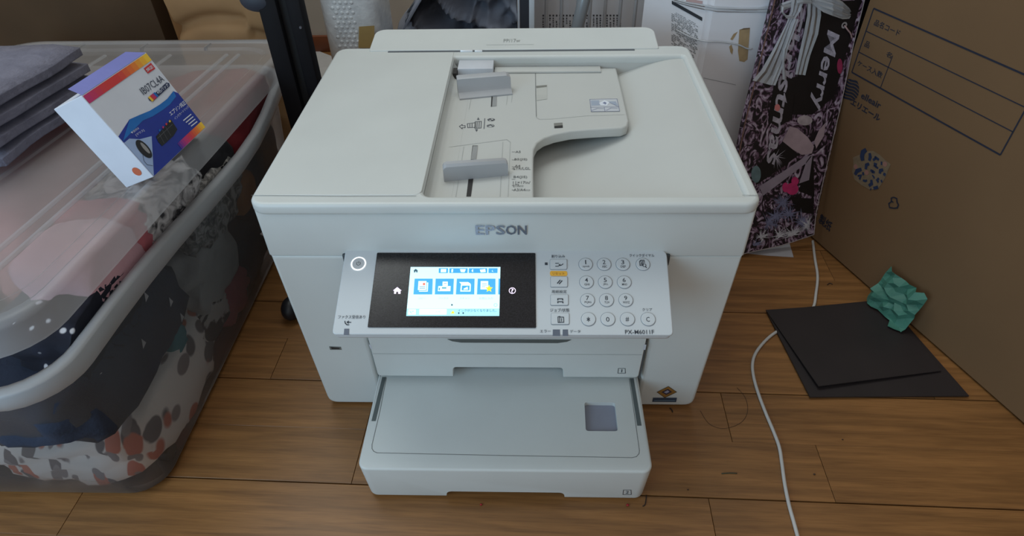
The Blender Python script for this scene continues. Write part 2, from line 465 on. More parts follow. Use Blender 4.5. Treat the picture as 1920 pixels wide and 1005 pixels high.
# output tray floor (sunken, rising to the right)
def outfloor(u, v):
    x = -0.083 + u * (0.2465 + 0.083); y = 0.013 + v * 0.356
    t = min(1.0, max(0.0, (x - 0.07) / 0.172)); s = t * t * (3 - 2 * t)
    z = 0.2985 + 0.0455 * s
    z += 0.002 * (1 - v) * (1 - s)
    return V((x, y, z))
grid('output_tray', outfloor, 40, 24, CREAM, PR)
bm = bmesh.new()
for (a, b) in (((-0.0815, 0.0150), (0.2445, 0.0150)), ((0.2445, 0.0150), (0.2445, 0.367)), ((0.2445, 0.367), (-0.0815, 0.367)), ((-0.082, 0.367), (-0.082, 0.0150))):
    bm.faces.new([bm.verts.new(p) for p in ((*a, 0.2975), (*b, 0.2975), (*b, 0.340), (*a, 0.340))])
from_bm('tray_wall', bm, CREAM, PR)
# document input tray: curved left wall + L-shaped plate
ZP = 0.3315
def fillet(u, v):
    y = 0.0158 + v * 0.348
    pr = [(-0.0812, 0.3445), (-0.0800, 0.3395), (-0.0775, 0.3350), (-0.0730, 0.3325), (-0.0660, 0.3316), (-0.055, 0.3316)]
    k = u * (len(pr) - 1); i = min(int(k), len(pr) - 2); t = k - i
    return V((pr[i][0] + (pr[i + 1][0] - pr[i][0]) * t, y, pr[i][1] + (pr[i + 1][1] - pr[i][1]) * t))
grid('feed_tray_edge', fillet, 15, 4, CREAM, PR)
Tp = zp(ZP)
def tp(u, v): p = Tp.at(u, v); return (p.x, p.y)
edge = [(1001, 369), (1000, 330), (1000, 296), (1001, 280), (1007, 268), (1020, 259), (1040, 252), (1070, 246), (1105, 243), (1140, 241), (1165, 240), (1176, 236), (1179, 226)]
Lp = [(-0.057, 0.0158)] + [tp(*e) for e in edge]
Lp[1] = (Lp[1][0], 0.0158)
Lp += [tp(1165, 165), (tp(1152, 113)[0], 0.3655), (-0.057, 0.3655)]
plate('document_tray', [Lp], ZP - 0.0125, ZP, CREAM, PR, bev=0.0022, deg=50)
# flap panel outline on tray, finger notch, small hole
f4 = lambda x, y: (780 + x * 0.29851, 90 + y * 0.29851)
lines('flap_seam', Tp, [[f4(750, 140), f4(755, 435), f4(775, 448), f4(860, 445), f4(1080, 425), f4(1310, 418)]], 0.0005, FAINT, PR)
lines('flap_seam', Tp, [[f4(750, 140), f4(752, 300), f4(756, 430)]], 0.0008, SEAM, PR, 0.0004)
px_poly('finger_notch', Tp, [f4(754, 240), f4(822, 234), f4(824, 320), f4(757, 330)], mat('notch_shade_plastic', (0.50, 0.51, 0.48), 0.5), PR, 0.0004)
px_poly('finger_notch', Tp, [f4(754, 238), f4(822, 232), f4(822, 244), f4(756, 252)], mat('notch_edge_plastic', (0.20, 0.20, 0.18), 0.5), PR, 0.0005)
px_poly('sensor_hole', Tp, [f4(866, 472), f4(920, 468), f4(922, 500), f4(869, 503)], mat('sensor_grey', (0.22, 0.22, 0.20), 0.5), PR, 0.0004)
px_poly('sensor_hole', Tp, [f4(869, 490), f4(921, 485), f4(922, 500), f4(869, 503)], SLOT, PR, 0.0005)
# instruction sticker
px_poly('sticker', Tp, [f4(1090, 322), f4(1262, 318), f4(1280, 397), f4(1100, 400)], mat('sticker_pale', (0.55, 0.58, 0.62), 0.5), PR, 0.0004)
BLUEG = mat('sticker_bluegrey', (0.20, 0.23, 0.36), 0.5)
lines('sticker_print', Tp, [['c', f4(1092, 322), f4(1262, 319), f4(1279, 396), f4(1101, 399)], [f4(1097, 372), f4(1273, 369)], [f4(1182, 371), f4(1187, 398)],
      [f4(1200, 335), f4(1265, 365)], [f4(1105, 392), f4(1140, 378), f4(1178, 380)], [f4(1195, 392), f4(1225, 376), f4(1265, 378)]], 0.0007, BLUEG, PR, 0.0006)
multi('sticker_print', Tp, [[f4(1098, 330), f4(1150, 328), f4(1156, 360), f4(1102, 362)], [f4(1205, 335), f4(1255, 335), f4(1268, 362), f4(1230, 350)]], mat('sticker_tint', (0.36, 0.42, 0.52), 0.5), PR, 0.0005)
multi('sticker_print', Tp, [[f4(1150, 345), f4(1185, 328), f4(1215, 340), f4(1200, 362), f4(1160, 360)]], mat('sticker_white', (0.75, 0.8, 0.88), 0.5), PR, 0.00065)
multi('sticker_print', Tp, [[f4(1172, 345), f4(1185, 337), f4(1197, 345), f4(1190, 355)]], BLUEG, PR, 0.0008)
# slots of the edge guides
px_poly('guide_slot', Tp, [f4(355, 612), f4(388, 612), f4(345, 932), f4(316, 932)], SLOT, PR, 0.0004)
px_poly('guide_slot', Tp, [f4(358, 615), f4(388, 615), f4(378, 700), f4(345, 700)], mat('slot_grey', (0.30, 0.31, 0.31), 0.5), PR, 0.0006)
px_poly('guide_slot', Tp, [f4(474, 296), f4(508, 292), f4(506, 364), f4(470, 367)], mat('slot_grey', (0.30, 0.31, 0.31), 0.5), PR, 0.0004)
px_poly('guide_slot', Tp, [f4(474, 300), f4(482, 300), f4(477, 367), f4(470, 367)], SLOT, PR, 0.0006)
lines_each('tray_groove', Tp, [[f4(182, 640), f4(205, 622), f4(570, 574), f4(592, 590), f4(578, 932)], [f4(300, 618), f4(250, 932)], [f4(545, 590), f4(528, 932)], [f4(190, 640), f4(130, 932)],
      [f4(575, 290), f4(568, 355)], [f4(606, 270), f4(600, 340)], [f4(345, 320), f4(333, 385)]], 0.0006, FAINT, PR, 0.0004)
# feed symbol
SYM = [[(272, 492), (290, 480), (290, 487), (308, 487), (308, 500), (290, 500), (290, 507), (272, 492)], [(322, 475), (372, 468), (372, 498), (325, 500), (322, 475)],
       [(372, 462), (410, 460), (408, 502), (370, 504), (372, 462)], [(384, 462), (382, 503)], [(397, 461), (395, 502)], [(338, 478), (338, 498)], [(352, 476), (352, 498)], [(432, 442), (427, 506)]]
lines_each('feed_symbol', Tp, [[f4(*p) for p in s] for s in SYM], 0.0009, INKG, PR, 0.0004)
for tri in ([f4(383, 450), f4(391, 434), f4(399, 450)], [f4(371, 510), f4(389, 510), f4(380, 526)]): px_poly('feed_symbol', Tp, tri, INKG, PR, 0.0004)
for cx, cy in ((472, 450), (468, 488)):
    ring('feed_symbol', Tp.at(*f4(cx, cy), 0.0004), 0.0040, 0.0048, V((0, 0, 1)), INKG, PR, rx=1.0, ry=0.75)
lines('feed_symbol', Tp, [[f4(455, 452), f4(465, 444), f4(478, 456), f4(488, 448)], [f4(452, 488), f4(468, 482), f4(484, 492)]], 0.0012, INKG, PR, 0.0005)
# paper size print
TXT_G = mat('size_print_grey', (0.16, 0.17, 0.17), 0.6)
for s, x0, y0, x1, y1 in (('A5', 624, 645, 657, 658), ('B5(JIS)', 618, 692, 698, 708), ('A4', 620, 733, 655, 747), ('LTR/LGL', 612, 748, 718, 764), ('B4(JIS)', 612, 802, 698, 820), ('11×17in/', 608, 836, 718, 852), ('LTR▱', 610, 854, 674, 872), ('A3/A4▱', 612, 882, 716, 898)):
    btext('size_mark', s, Tp, f4, x0, y0, x1, y1, TXT_G, PR, 0.0004, 0.01)
lines_each('size_tick', Tp, [[f4(603, y), f4(622, y)] for y in (652, 702, 746, 758, 824, 862, 891)], 0.0006, TXT_G, PR, 0.0004)

# edge guides: grey wedge blocks standing on the document tray
def guide(name, pix_bl, pix_br, h, depth, flare, lipdrop):
    a = Tp.at(*pix_bl); b = Tp.at(*pix_br); d = (b - a); L_ = d.length; d.normalize(); back = V((-d.y, d.x, 0))
    bm = bmesh.new(); prof = [(0, 0), (0.0, h * 0.86), (0.0022, h), (depth - 0.002, h), (depth, h * 0.9), (depth + flare, 0)]
    rows = []
    for t, k in ((0, 0.80), (0.02, 0.93), (0.06, 1.0), (0.94, 1.0), (0.985, 0.93), (1.0, 0.8)):
        rows.append([bm.verts.new(a + d * (L_ * t) + back * y + V((0, 0, z * k * (1 - lipdrop * t)))) for y, z in prof])
    for r0, r1 in zip(rows, rows[1:]):
        for i in range(len(prof)):
            j = (i + 1) % len(prof); bm.faces.new((r0[i], r0[j], r1[j], r1[i]))
    bm.faces.new(rows[0]); bm.faces.new(rows[-1])
    return smooth_by_angle(from_bm(name, bm, GUIDE, PR), 35)
guide('edge_guide', (833, 341), (953, 329), 0.021, 0.0095, 0.001, 0.12)
# rear guide faces forward with an upright back and a foot lip
def rear_guide():
    a = Tp.at(862, 188); b = Tp.at(961, 178); d = (b - a); L_ = d.length; d.normalize(); back = V((-d.y, d.x, 0))
    prof = [(0, 0), (0, 0.002), (0.0085, 0.0065), (0.0105, 0.010), (0.0125, 0.0235), (0.0145, 0.0245), (0.024, 0.0245), (0.024, 0)]
    bm = bmesh.new(); rows = []
    for t, k in ((0, 0.97), (0.03, 1), (0.93, 0.95), (1.0, 0.80)):
        rows.append([bm.verts.new(a + d * (L_ * t) + back * y + V((0, 0, z * k))) for y, z in prof])
    for r0, r1 in zip(rows, rows[1:]):
        for i in range(len(prof)):
            j = (i + 1) % len(prof); bm.faces.new((r0[i], r0[j], r1[j], r1[i]))
    bm.faces.new(rows[0]); bm.faces.new(rows[-1])
    return smooth_by_angle(from_bm('edge_guide', bm, GUIDE, PR), 30)
rear_guide()
LILAC = mat('feed_panel_plastic', (0.58, 0.61, 0.66), 0.4)
box('feed_panel', (-0.0745, 0.336, ZP), (-0.0245, 0.3662, 0.3445), LILAC, PR, bev=0.001)
box('feed_panel', (-0.0235, 0.348, ZP), (0.128, 0.3662, ZP + 0.003), CREAM, PR, bev=0.001)
box('feed_gap', (-0.0810, 0.325, ZP), (-0.0748, 0.344, 0.3425), SLOT, PR)
# rear paper feed cover
def rearcover():
    o2 = rrect(-0.2085, 0.0, 0.2135, 0.066, 0.016, rs=(0.003, 0.003, 0.016, 0.016))
    me = plate_mesh([o2], -0.012, 0.0, 0.0015)
    me.transform(Matrix.Translation((0, 0.3885, 0.3505)) @ Matrix.Rotation(math.radians(6), 4, 'X'))
    return smooth_by_angle(link('rear_feed_cover', me, WHITE, PR), 35)
rearcover()
box('rear_feed_slot', (-0.180, 0.3842, 0.3485), (0.178, 0.3888, 0.3496), mat('slot_bluegrey', (0.10, 0.115, 0.13), 0.5), PR)
CH = mat('chrome_bit', (0.85, 0.9, 0.95), 0.25, metallic=0.3)
box('rear_feed_latch', (-0.074, 0.3836, 0.349), (-0.056, 0.388, 0.3512), CH, PR, bev=0.0004)
box('rear_feed_latch', (-0.053, 0.3836, 0.349), (-0.042, 0.388, 0.3508), CH, PR, bev=0.0004)
RC = Plane((0, 0.3885, 0.3507), (0, -math.sin(math.radians(6)), math.cos(math.radians(6))))
text('lettering', 'PP/17w', RC, (944, 79), (975, 78.5), (944, 73), mat('faint_print', (0.30, 0.32, 0.31), 0.6), PR, 0.0003)
lines('cover_groove', RC, [[(912, 84), (1000, 83)]], 0.0006, FAINT, PR, 0.0003)

# brand lettering on the front (dot-shaded grey logo)
LOGO1 = mat('logo_pale_grey', (0.33, 0.37, 0.45), 0.45, 0.25, 900)
LOGO2 = mat('logo_mid_grey', (0.14, 0.16, 0.20), 0.45, 0.15, 900)
f5 = lambda x, y: (610 + x * 0.25873, 400 + y * 0.25873)
text('logo', 'EP', FP, f5(1090, 156), f5(1232, 156), f5(1090, 88), LOGO1, PR, 0.0008, 0.018)
text('logo', 'S', FP, f5(1236, 156), f5(1304, 156), f5(1236, 88), mat('logo_grey', (0.22, 0.25, 0.31), 0.45, 0.2, 900), PR, 0.0008, 0.018)
text('logo', 'ON', FP, f5(1308, 156), f5(1460, 156), f5(1308, 88), LOGO2, PR, 0.0008, 0.018)

# ---- control panel (tilted)
PA = V((0, 0.0095, 0.2848)); PB = V((0, -0.0820, 0.2460))
PD = (PB - PA).normalized(); PN = V((1, 0, 0)).cross(PD) * -1
if PN.z < 0: PN = -PN
CP = Plane(PA, PN)
def panel_uv(u, v, lift=0): p = CP.at(u, v, lift) - PA; return (p.x, p.dot(PD))
PM = Matrix(((1, PD.x * -1, PN.x, PA.x), (0, -PD.y, PN.y, PA.y), (0, -PD.z, PN.z, PA.z), (0, 0, 0, 1)))
outl = [panel_uv(648, 466), panel_uv(1250, 467.5), panel_uv(1263, 629), panel_uv(622, 627)]
outl = round_poly([(x, -v) for x, v in outl], [0.006, 0.009, 0.005, 0.005])
cpn = plate('control_panel', [outl[::-1]], -0.0035, 0.0, PANELW, PR, bev=0.0012, mtx=PM)
low = [(x * 0.992, y * 0.99 - 0.0008) for x, y in outl]
plate('panel_underside', [low[::-1]], -0.0125, -0.0037, PANELW, PR, bev=0.003, mtx=PM)
# hinge blocks at both ends of the panel
for sx in (-1, 1):
    x = 0.1712 * sx + 0.0012
    box('panel_hinge', (x - 0.005, 0.0040, 0.264), (x + 0.005, 0.016, 0.2805), mat('hinge_dark', (0.05, 0.06, 0.065), 0.5), PR, bev=0.0025)
box('panel_support', (-0.150, -0.045, 0.235), (0.150, 0.016, 0.262), PANELW, PR, bev=0.004, mtx=None)
f6 = lambda x, y: (980 + x * 0.21888, 440 + y * 0.21888)
RINGM = mat('key_outline_grey', (0.20, 0.23, 0.26), 0.5)
KEYM = PANELW
TXT = mat('panel_print_dark', (0.035, 0.045, 0.06), 0.6)
def key_round(cx, cy, main, sub=None):
    c = CP.at(*f6(cx, cy)); 
    bm = bmesh.new(); R_ = 0.00715
    a = [bm.verts.new(p) for p in disc_pts(c + PN * 0.0001, R_, PN, N=28)]; b = [bm.verts.new(p) for p in disc_pts(c + PN * 0.0008, R_ - 0.0001, PN, N=28)]; t = [bm.verts.new(p) for p in disc_pts(c + PN * 0.0011, R_ - 0.0006, PN, N=28)]
    for A, B in ((a, b), (b, t)):
        for k in range(28): bm.faces.new((A[k], A[(k + 1) % 28], B[(k + 1) % 28], B[k]))
    bm.faces.new(t)
    from_bm('key', bm, KEYM, cpn)
    ring('key_outline', c + PN * 0.0003, R_, R_ + 0.00045, PN, RINGM, cpn)
    if main:
        if sub:
            wd = 24 if main != '1' else 7
            btext('key_digit', main, CP, f6, cx - wd / 2 - 1, cy - 38, cx + wd / 2 + 1, cy - 2, TXT, cpn, 0.0013, 0.004)
            wd = 8.5 * len(sub) * 1.7
            btext('key_letters', sub, CP, f6, cx - wd / 2 + 4, cy + 8, cx + wd / 2 + 4, cy + 27, TXT, cpn, 0.0013, 0.004)
        else:
            btext('key_digit', main, CP, f6, cx - 15, cy - 20, cx + 15, cy + 20, TXT, cpn, 0.0013, 0.003)
for cx, cy, a, b in ((540, 255, '1', 'symb'), (698, 255, '2', 'ABC'), (858, 255, '3', 'DEF'), (547, 408, '4', 'GHI'), (708, 408, '5', 'JKL'), (870, 408, '6', 'MNO'),
                     (556, 562, '7', 'PQRS'), (719, 562, '8', 'TUV'), (884, 562, '9', 'WXYZ'), (564, 725, '∗', None), (730, 725, '0', None), (898, 725, '#', None), (1075, 725, 'C', None), (1030, 255, None, None)):
    key_round(cx, cy, a, b)
# quick dial icon
lines('key_symbol', CP, [['c', f6(1002, 228), f6(1030, 226), f6(1032, 262), f6(1005, 264)], [f6(1002, 228), f6(1012, 218), f6(1040, 218), f6(1043, 240)]], 0.0007, TXT, cpn, 0.0014)
ring('key_symbol', CP.at(*f6(1042, 262), 0.0014), 0.0014, 0.0020, PN, TXT, cpn, 16)
lines('key_symbol', CP, [[f6(1052, 272), f6(1060, 282)]], 0.0009, TXT, cpn, 0.0014)
multi('key_symbol', CP, [[f6(1013, 235), f6(1024, 235), f6(1024, 244), f6(1013, 244)], [f6(1009, 256), f6(1013, 247), f6(1025, 247), f6(1028, 256)]], TXT, cpn, 0.0014)
for x0, y0, x1, y1 in ((235, 215, 378, 298), (240, 363, 383, 450), (240, 517, 390, 606), (245, 675, 397, 770)):
    q = [panel_uv(*f6(x, y)) for x, y in ((x0, y0), (x1, y0), (x1, y1), (x0, y1))]
    op = round_poly([(x, -v) for x, v in q], 0.0014, 4)
    plate('key', [op[::-1]], 0.0001, 0.0011, KEYM, cpn, bev=0.0003, mtx=PM)
    cx = sum(p[0] for p in op) / len(op); cy = sum(p[1] for p in op) / len(op)
    big = [(cx + (x - cx) * 1.03 + math.copysign(0.0001, x - cx), cy + (y - cy) * 1.055) for x, y in op]
    plate('key_outline', [big[::-1], op[::-1]], 0.0001, 0.0004, RINGM, cpn, mtx=PM)
lines('key_symbol', CP, [[f6(282, 245), f6(308, 245)], [f6(282, 270), f6(308, 270)], [f6(346, 250), f6(330, 262), f6(312, 260)], [f6(320, 254), f6(310, 260), f6(320, 266)]], 0.0008, TXT, cpn, 0.0014)
lines('key_symbol', CP, [[f6(298, 415), f6(320, 390)], [f6(314, 420), f6(336, 395)]], 0.0011, TXT, cpn, 0.0014)
multi('key_symbol', CP, [[f6(296, 545), f6(346, 545), f6(348, 562), f6(338, 562), f6(336, 553), f6(306, 553), f6(306, 562), f6(296, 562)], [f6(296, 570), f6(348, 570), f6(350, 587), f6(340, 587), f6(338, 578), f6(306, 578), f6(306, 587), f6(297, 587)]], TXT, cpn, 0.0014)
lines('key_symbol', CP, [['c', f6(302, 704), f6(318, 700), f6(322, 706), f6(350, 706), f6(352, 750), f6(304, 752)], [f6(316, 704), f6(317, 750)], [f6(332, 718), f6(333, 742)]], 0.0008, TXT, cpn, 0.0014)
YEL = mat('reset_yellow', rgb(238, 178, 60), 0.5)
q = [panel_uv(*f6(x, y)) for x, y in ((233, 312), (381, 313), (383, 355), (235, 354))]
plate('reset_badge', [round_poly([(x, -v) for x, v in q], 0.0022)[::-1]], 0.0, 0.0004, YEL, cpn, mtx=PM)
for s, x0, y0, x1, y1, bd in (('割り込み', 247, 172, 362, 198, .004), ('リセット', 256, 322, 358, 345, .0), ('用紙設定', 248, 474, 378, 501, .004), ('ジョブ/状態', 235, 630, 400, 661, .004), ('エラー', 148, 815, 240, 839, .004),
                              ('データ', 405, 815, 495, 841, .004), ('PX-M6011F', 878, 815, 1127, 851, .006), ('クイックダイヤル', 915, 164, 1128, 191, .004), ('クリア', 1025, 629, 1110, 653, .004)):
    btext('panel_lettering', s, CP, f6, x0, y0, x1, y1, TXT if s != 'リセット' else mat('reset_print', (0.35, 0.17, 0.02), 0.6), cpn, 0.0006, bd)
LED = mat('indicator_grey', (0.11, 0.13, 0.17), 0.35)
px_poly('indicator', CP, [f6(258, 812), f6(319, 812), f6(321, 868), f6(257, 868)], LED, cpn)
px_poly('indicator', CP, [f6(343, 812), f6(388, 812), f6(390, 868), f6(342, 868)], LED, cpn)
px_poly('indicator', CP, [f6(190, 238), f6(213, 238), f6(214, 260), f6(190, 260)], TXT, cpn)
px_poly('indicator', CP, [f5(137, 836), f5(173, 836), f5(171, 882), f5(133, 882)], LED, cpn)
btext('panel_lettering', 'ファクス受信あり', CP, f5, 90, 738, 288, 763, TXT, cpn, 0.0006, 0.004)
lines('panel_symbol', CP, [[f5(141, 782), f5(145, 797), f5(156, 807), f5(170, 808)], [f5(158, 788), f5(184, 790)], [f5(168, 781), f5(158, 788), f5(167, 796)]], 0.0010, TXT, cpn)
# power button with lit ring
pc = CP.at(*f5(241, 366))
ring('power_ring', pc + PN * 0.0006, 0.0067, 0.0081, PN, glow('power_ring_light', (0.95, 0.98, 1.0), 1.1), cpn)
bm = bmesh.new(); bm.faces.new([bm.verts.new(p) for p in disc_pts(pc + PN * 0.0007, 0.0067, PN, N=28)]); from_bm('power_button', bm, mat('power_grey', (0.52, 0.53, 0.54), 0.4), cpn)
bm = bmesh.new()
ap = [pc + PN * 0.0009 + V((1, 0, 0)) * (0.0021 * math.sin(a)) - PD * (0.0021 * math.cos(a)) for a in [0.6 + k * (2 * PI - 1.2) / 14 for k in range(15)]]
for a, b in zip(ap, ap[1:]):
    s = PN.cross(b - a).normalized() * 0.0003; bm.faces.new([bm.verts.new(x) for x in (a - s, b - s, b + s, a + s)])
a = pc + PN * 0.0009 - PD * 0.0027; b = pc + PN * 0.0009; s = V((1, 0, 0)) * 0.0003
bm.faces.new([bm.verts.new(x) for x in (a - s, b - s, b + s, a + s)])
from_bm('power_symbol', bm, mat('power_symbol_dark', (0.12, 0.13, 0.13), 0.5), cpn)

# ---- touch screen
GLASS = mat('screen_black_glass', (0.014, 0.013, 0.015), 0.16, 0.5, 700, bump=0.05, bscale=1500)
q = [panel_uv(*f5(x, y)) for x, y in ((376, 288), (1522, 290), (1527, 832), (307, 828))]
ts = plate('touch_screen', [round_poly([(x, -v) for x, v in q], 0.0012)[::-1]], 0.0, 0.0012, GLASS, PR, bev=0.0004, mtx=PM)
fs = lambda x, y: (690 + x * 0.16913, 460 + y * 0.16913)
S_BG = glow('display_pale_cyan', rgb(205, 246, 255), 0.8)
S_BAR = glow('display_bar_blue', rgb(160, 222, 240), 0.75)
S_TILE = glow('display_tile_blue', rgb(62, 160, 222), 0.75)
S_W = glow('display_white', rgb(225, 252, 255), 1.0)
S_DK = glow('display_dark_text', rgb(50, 80, 96), 0.7)
S_MID = glow('display_mid_text', rgb(140, 190, 200), 0.8)
S_TEAL = glow('display_teal', rgb(60, 150, 170), 0.8)
S_Y = glow('display_yellow', rgb(246, 220, 40), 0.9)
S_ICON = glow('touch_icon_white', rgb(246, 226, 255), 0.85)
LZ = 0.0013
px_poly('display', CP, [fs(473, 240), fs(1468, 240), fs(1455, 783), fs(424, 783)], S_BG, ts, LZ)
px_poly('status_bar', CP, [fs(432, 702), fs(1457, 700), fs(1455, 783), fs(424, 783)], S_BAR, ts, LZ + .0001)
for (a, b, c, d) in ((517, 718, 712, 503), (750, 952, 945, 740), (985, 1182, 1178, 974), (1217, 1413, 1413, 1207), (1447, 1465, 1461, 1443)):
    px_poly('menu_tile', CP, [fs(a, 369), fs(b, 369), fs(c, 544), fs(d, 544)], S_TILE, ts, LZ + .0001)
for a, b in ((785, 887), (903, 1105), (1119, 1322), (1337, 1437)):
    px_poly('shortcut_button', CP, [fs(a, 254), fs(b, 254), fs(b - 2, 307), fs(a - 2, 307)], S_TILE, ts, LZ + .0001)
px_poly('status_button', CP, [fs(450, 709), fs(530, 709), fs(528, 768), fs(445, 768)], S_W, ts, LZ + .0002)
px_poly('status_button', CP, [fs(571, 706), fs(872, 706), fs(870, 766), fs(567, 766)], S_W, ts, LZ + .0002)
multi('tile_symbol', CP, [[fs(560, 396), fs(648, 396), fs(645, 495), fs(553, 495)], [fs(655, 412), fs(668, 412), fs(662, 513), fs(566, 513), fs(566, 503), fs(652, 503)],   # copy
      [fs(828, 402), fs(884, 402), fs(884, 448), fs(826, 448)], [fs(780, 452), fs(916, 452), fs(912, 508), fs(774, 508)],                                              # fax
      [fs(1012, 407), fs(1110, 407), fs(1136, 424), fs(1136, 436), fs(1036, 432)],
      [fs(1250, 396), fs(1332, 396), fs(1330, 488), fs(1247, 488)],                                                                                                  # list
      [fs(808, 263), fs(868, 263), fs(866, 298), fs(806, 298)], [fs(925, 266), fs(945, 262), fs(940, 300), fs(925, 300)], [fs(1020, 264), fs(1085, 264), fs(1070, 298), fs(1030, 296)],
      [fs(1150, 275), fs(1165, 262), fs(1165, 298), fs(1150, 288)], [fs(1240, 270), fs(1300, 262), fs(1305, 296), fs(1250, 299)], [fs(1385, 266), fs(1378, 280), fs(1390, 297), fs(1372, 285)]], S_W, ts, LZ + .0003)
lines('tile_symbol', CP, [['c', fs(1036, 440), fs(1134, 440), fs(1130, 506), fs(1030, 506)]], 0.0012, S_W, ts, LZ + .0003)
multi('tile_symbol', CP, [[fs(1060, 480), fs(1105, 458), fs(1108, 490), fs(1060, 492)]], S_W, ts, LZ + .0003)
multi('tile_detail', CP, [[fs(570, 455), fs(634, 455), fs(634, 462), fs(570, 462)], [fs(570, 472), fs(634, 472), fs(634, 479), fs(570, 479)], [fs(820, 464), fs(870, 464), fs(868, 480), fs(818, 480)],
      [fs(1262, 420), fs(1318, 420), fs(1318, 425), fs(1262, 425)], [fs(1262, 438), fs(1318, 438), fs(1318, 443), fs(1262, 443)], [fs(1262, 456), fs(1300, 456), fs(1300, 461), fs(1262, 461)],
      [fs(785, 470), fs(798, 470), fs(796, 500), fs(783, 500)], [fs(840, 420), fs(872, 420), fs(872, 426), fs(840, 426)]], S_TEAL, ts, LZ + .0004)
px_poly('tile_detail', CP, [fs(608, 416), fs(634, 416), fs(633, 442), fs(607, 442)], glow('display_red', rgb(215, 110, 90), 0.9), ts, LZ + .0004)
star = []
for k in range(10):
    r_ = 44 if k % 2 == 0 else 19
    star.append(fs(1342 + r_ * math.sin(k * PI / 5), 480 - r_ * math.cos(k * PI / 5)))
px_poly('tile_star', CP, star, S_Y, ts, LZ + .0005)
px_poly('home_symbol', CP, [fs(529, 260), fs(556, 281), fs(549, 281), fs(549, 300), fs(534, 300), fs(534, 288), fs(525, 288), fs(524, 300), fs(509, 300), fs(509, 281), fs(502, 281)], S_DK, ts, LZ + .0003)
for s, x0, y0, x1, y1, m_ in (('コピー', 556, 575, 640, 596, S_MID), ('ファクス', 782, 575, 890, 598, S_MID), ('スキャン', 1015, 575, 1128, 598, S_MID), ('お気に入り', 1232, 573, 1384, 600, S_MID),
                              ('インクが少なくなりました。', 996, 706, 1422, 738, S_DK), ('ジョブ/状態', 628, 722, 808, 754, S_MID)):
    btext('display_text', s, CP, fs, x0, y0, x1, y1, m_, ts, LZ + .0004)
multi('display_dot', CP, [[fs(930 + 10 * math.cos(k * PI / 5), 660 + 10 * math.sin(k * PI / 5)) for k in range(10)], [fs(1006 + 9 * math.cos(k * PI / 5), 751 + 11 * math.sin(k * PI / 5)) for k in range(10)], [fs(1055 + 9 * math.cos(k * PI / 5), 751 + 11 * math.sin(k * PI / 5)) for k in range(10)]], S_DK, ts, LZ + .0003)
px_poly('warning_symbol', CP, [fs(942, 722), fs(962, 756), fs(915, 756)], S_Y, ts, LZ + .0003)
lines('display_symbol', CP, [[fs(465, 726), fs(470, 744), fs(490, 752)], [fs(482, 733), fs(508, 731)]], 0.0008, S_MID, ts, LZ + .0004)
ring('display_symbol', CP.at(*fs(1414, 661), LZ + .0003), 0.0014, 0.0019, PN, S_MID, ts, 16)
px_poly('touch_home', CP, [f5(521, 534), f5(553, 560), f5(545, 560), f5(545, 583), f5(528, 583), f5(528, 568), f5(514, 568), f5(512, 583), f5(498, 583), f5(499, 560), f5(490, 560)], S_ICON, ts, LZ)
hc = CP.at(*f5(1355, 560), LZ)
ring('touch_help', hc, 0.0029, 0.0036, PN, S_ICON, ts, 24)
btext('touch_help', '?', CP, f5, 1346, 545, 1365, 576, S_ICON, ts, LZ + 0.0001, 0.008)

# ---- front trays
F1Y = 0.0095
def t1(u, v): p = Plane((0, F1Y, 0), (0, 1, 0)).at(u, v); return (p.x, p.z)
zb = t1(950, 706.5)[1]; zn = t1(950, 689.5)[1]; zt = 0.1495
c1 = round_poly([(-0.1685, zb), (-0.0705, zb), (-0.0695, zn), (0.0695, zn), (0.0705, zb), (0.1665, zb), (0.1685, zt), (-0.1700, zt)], [0.005, 0.0, 0.005, 0.005, 0.0, 0.005, 0.0, 0.0])
front_extrude('paper_cassette', c1, F1Y, 0.36, WHITE, 0.0012, lean=0.0)
T1 = Plane((0, F1Y, 0), (0, 1, 0))
lines('cassette_seam', T1, [[(697, 663.5), (950, 664.5), (1204, 665.5)]], 0.0006, FAINT, PR, 0.0004)
# finger slot of the output stacker above the cassette
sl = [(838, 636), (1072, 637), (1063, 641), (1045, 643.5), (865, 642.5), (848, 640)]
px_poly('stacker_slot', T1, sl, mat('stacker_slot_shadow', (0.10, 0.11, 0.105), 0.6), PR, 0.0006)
box('cassette_void', (-0.168, 0.03, 0.067), (0.168, 0.36, zn + 0.02), mat('void_grey', (0.25, 0.26, 0.27), 0.7), PR)
for side in (((690, 638), (695, 638), (716.5, 702), (713, 706)), ((1208.5, 640), (1213.5, 640), (1199.5, 712), (1196, 706))):
    px_poly('cassette_gap', T1, side, mat('gap_grey', (0.08, 0.09, 0.095), 0.6), PR, -0.0015)
px_poly('gap_clip', T1, [(691.5, 646), (695.5, 646), (698, 654), (694.5, 654)], LILAC, PR, 0.0002)
px_poly('gap_clip', T1, [(1207, 646), (1212, 646), (1210, 656), (1205, 656)], LILAC, PR, 0.0002)
def boxed_number(s, pl, x0, y0, x1, y1, nm):
    lines(nm, pl, [['c', (x0 + 1, y0), (x1, y0), (x1 + .6, y1), (x0, y1)]], 0.0007, TXT, PR, 0.0004)
    btext(nm, s, pl, lambda a, b: (a, b), (x0 + x1) / 2 - (2.6 if s != '1' else 0.7), y0 + 1.8, (x0 + x1) / 2 + (3.0 if s != '1' else 1.1), y1 - 1.8, TXT, PR, 0.0004, 0.005)
boxed_number('1', T1, 1158.5, 691, 1172, 700, 'cassette_number')
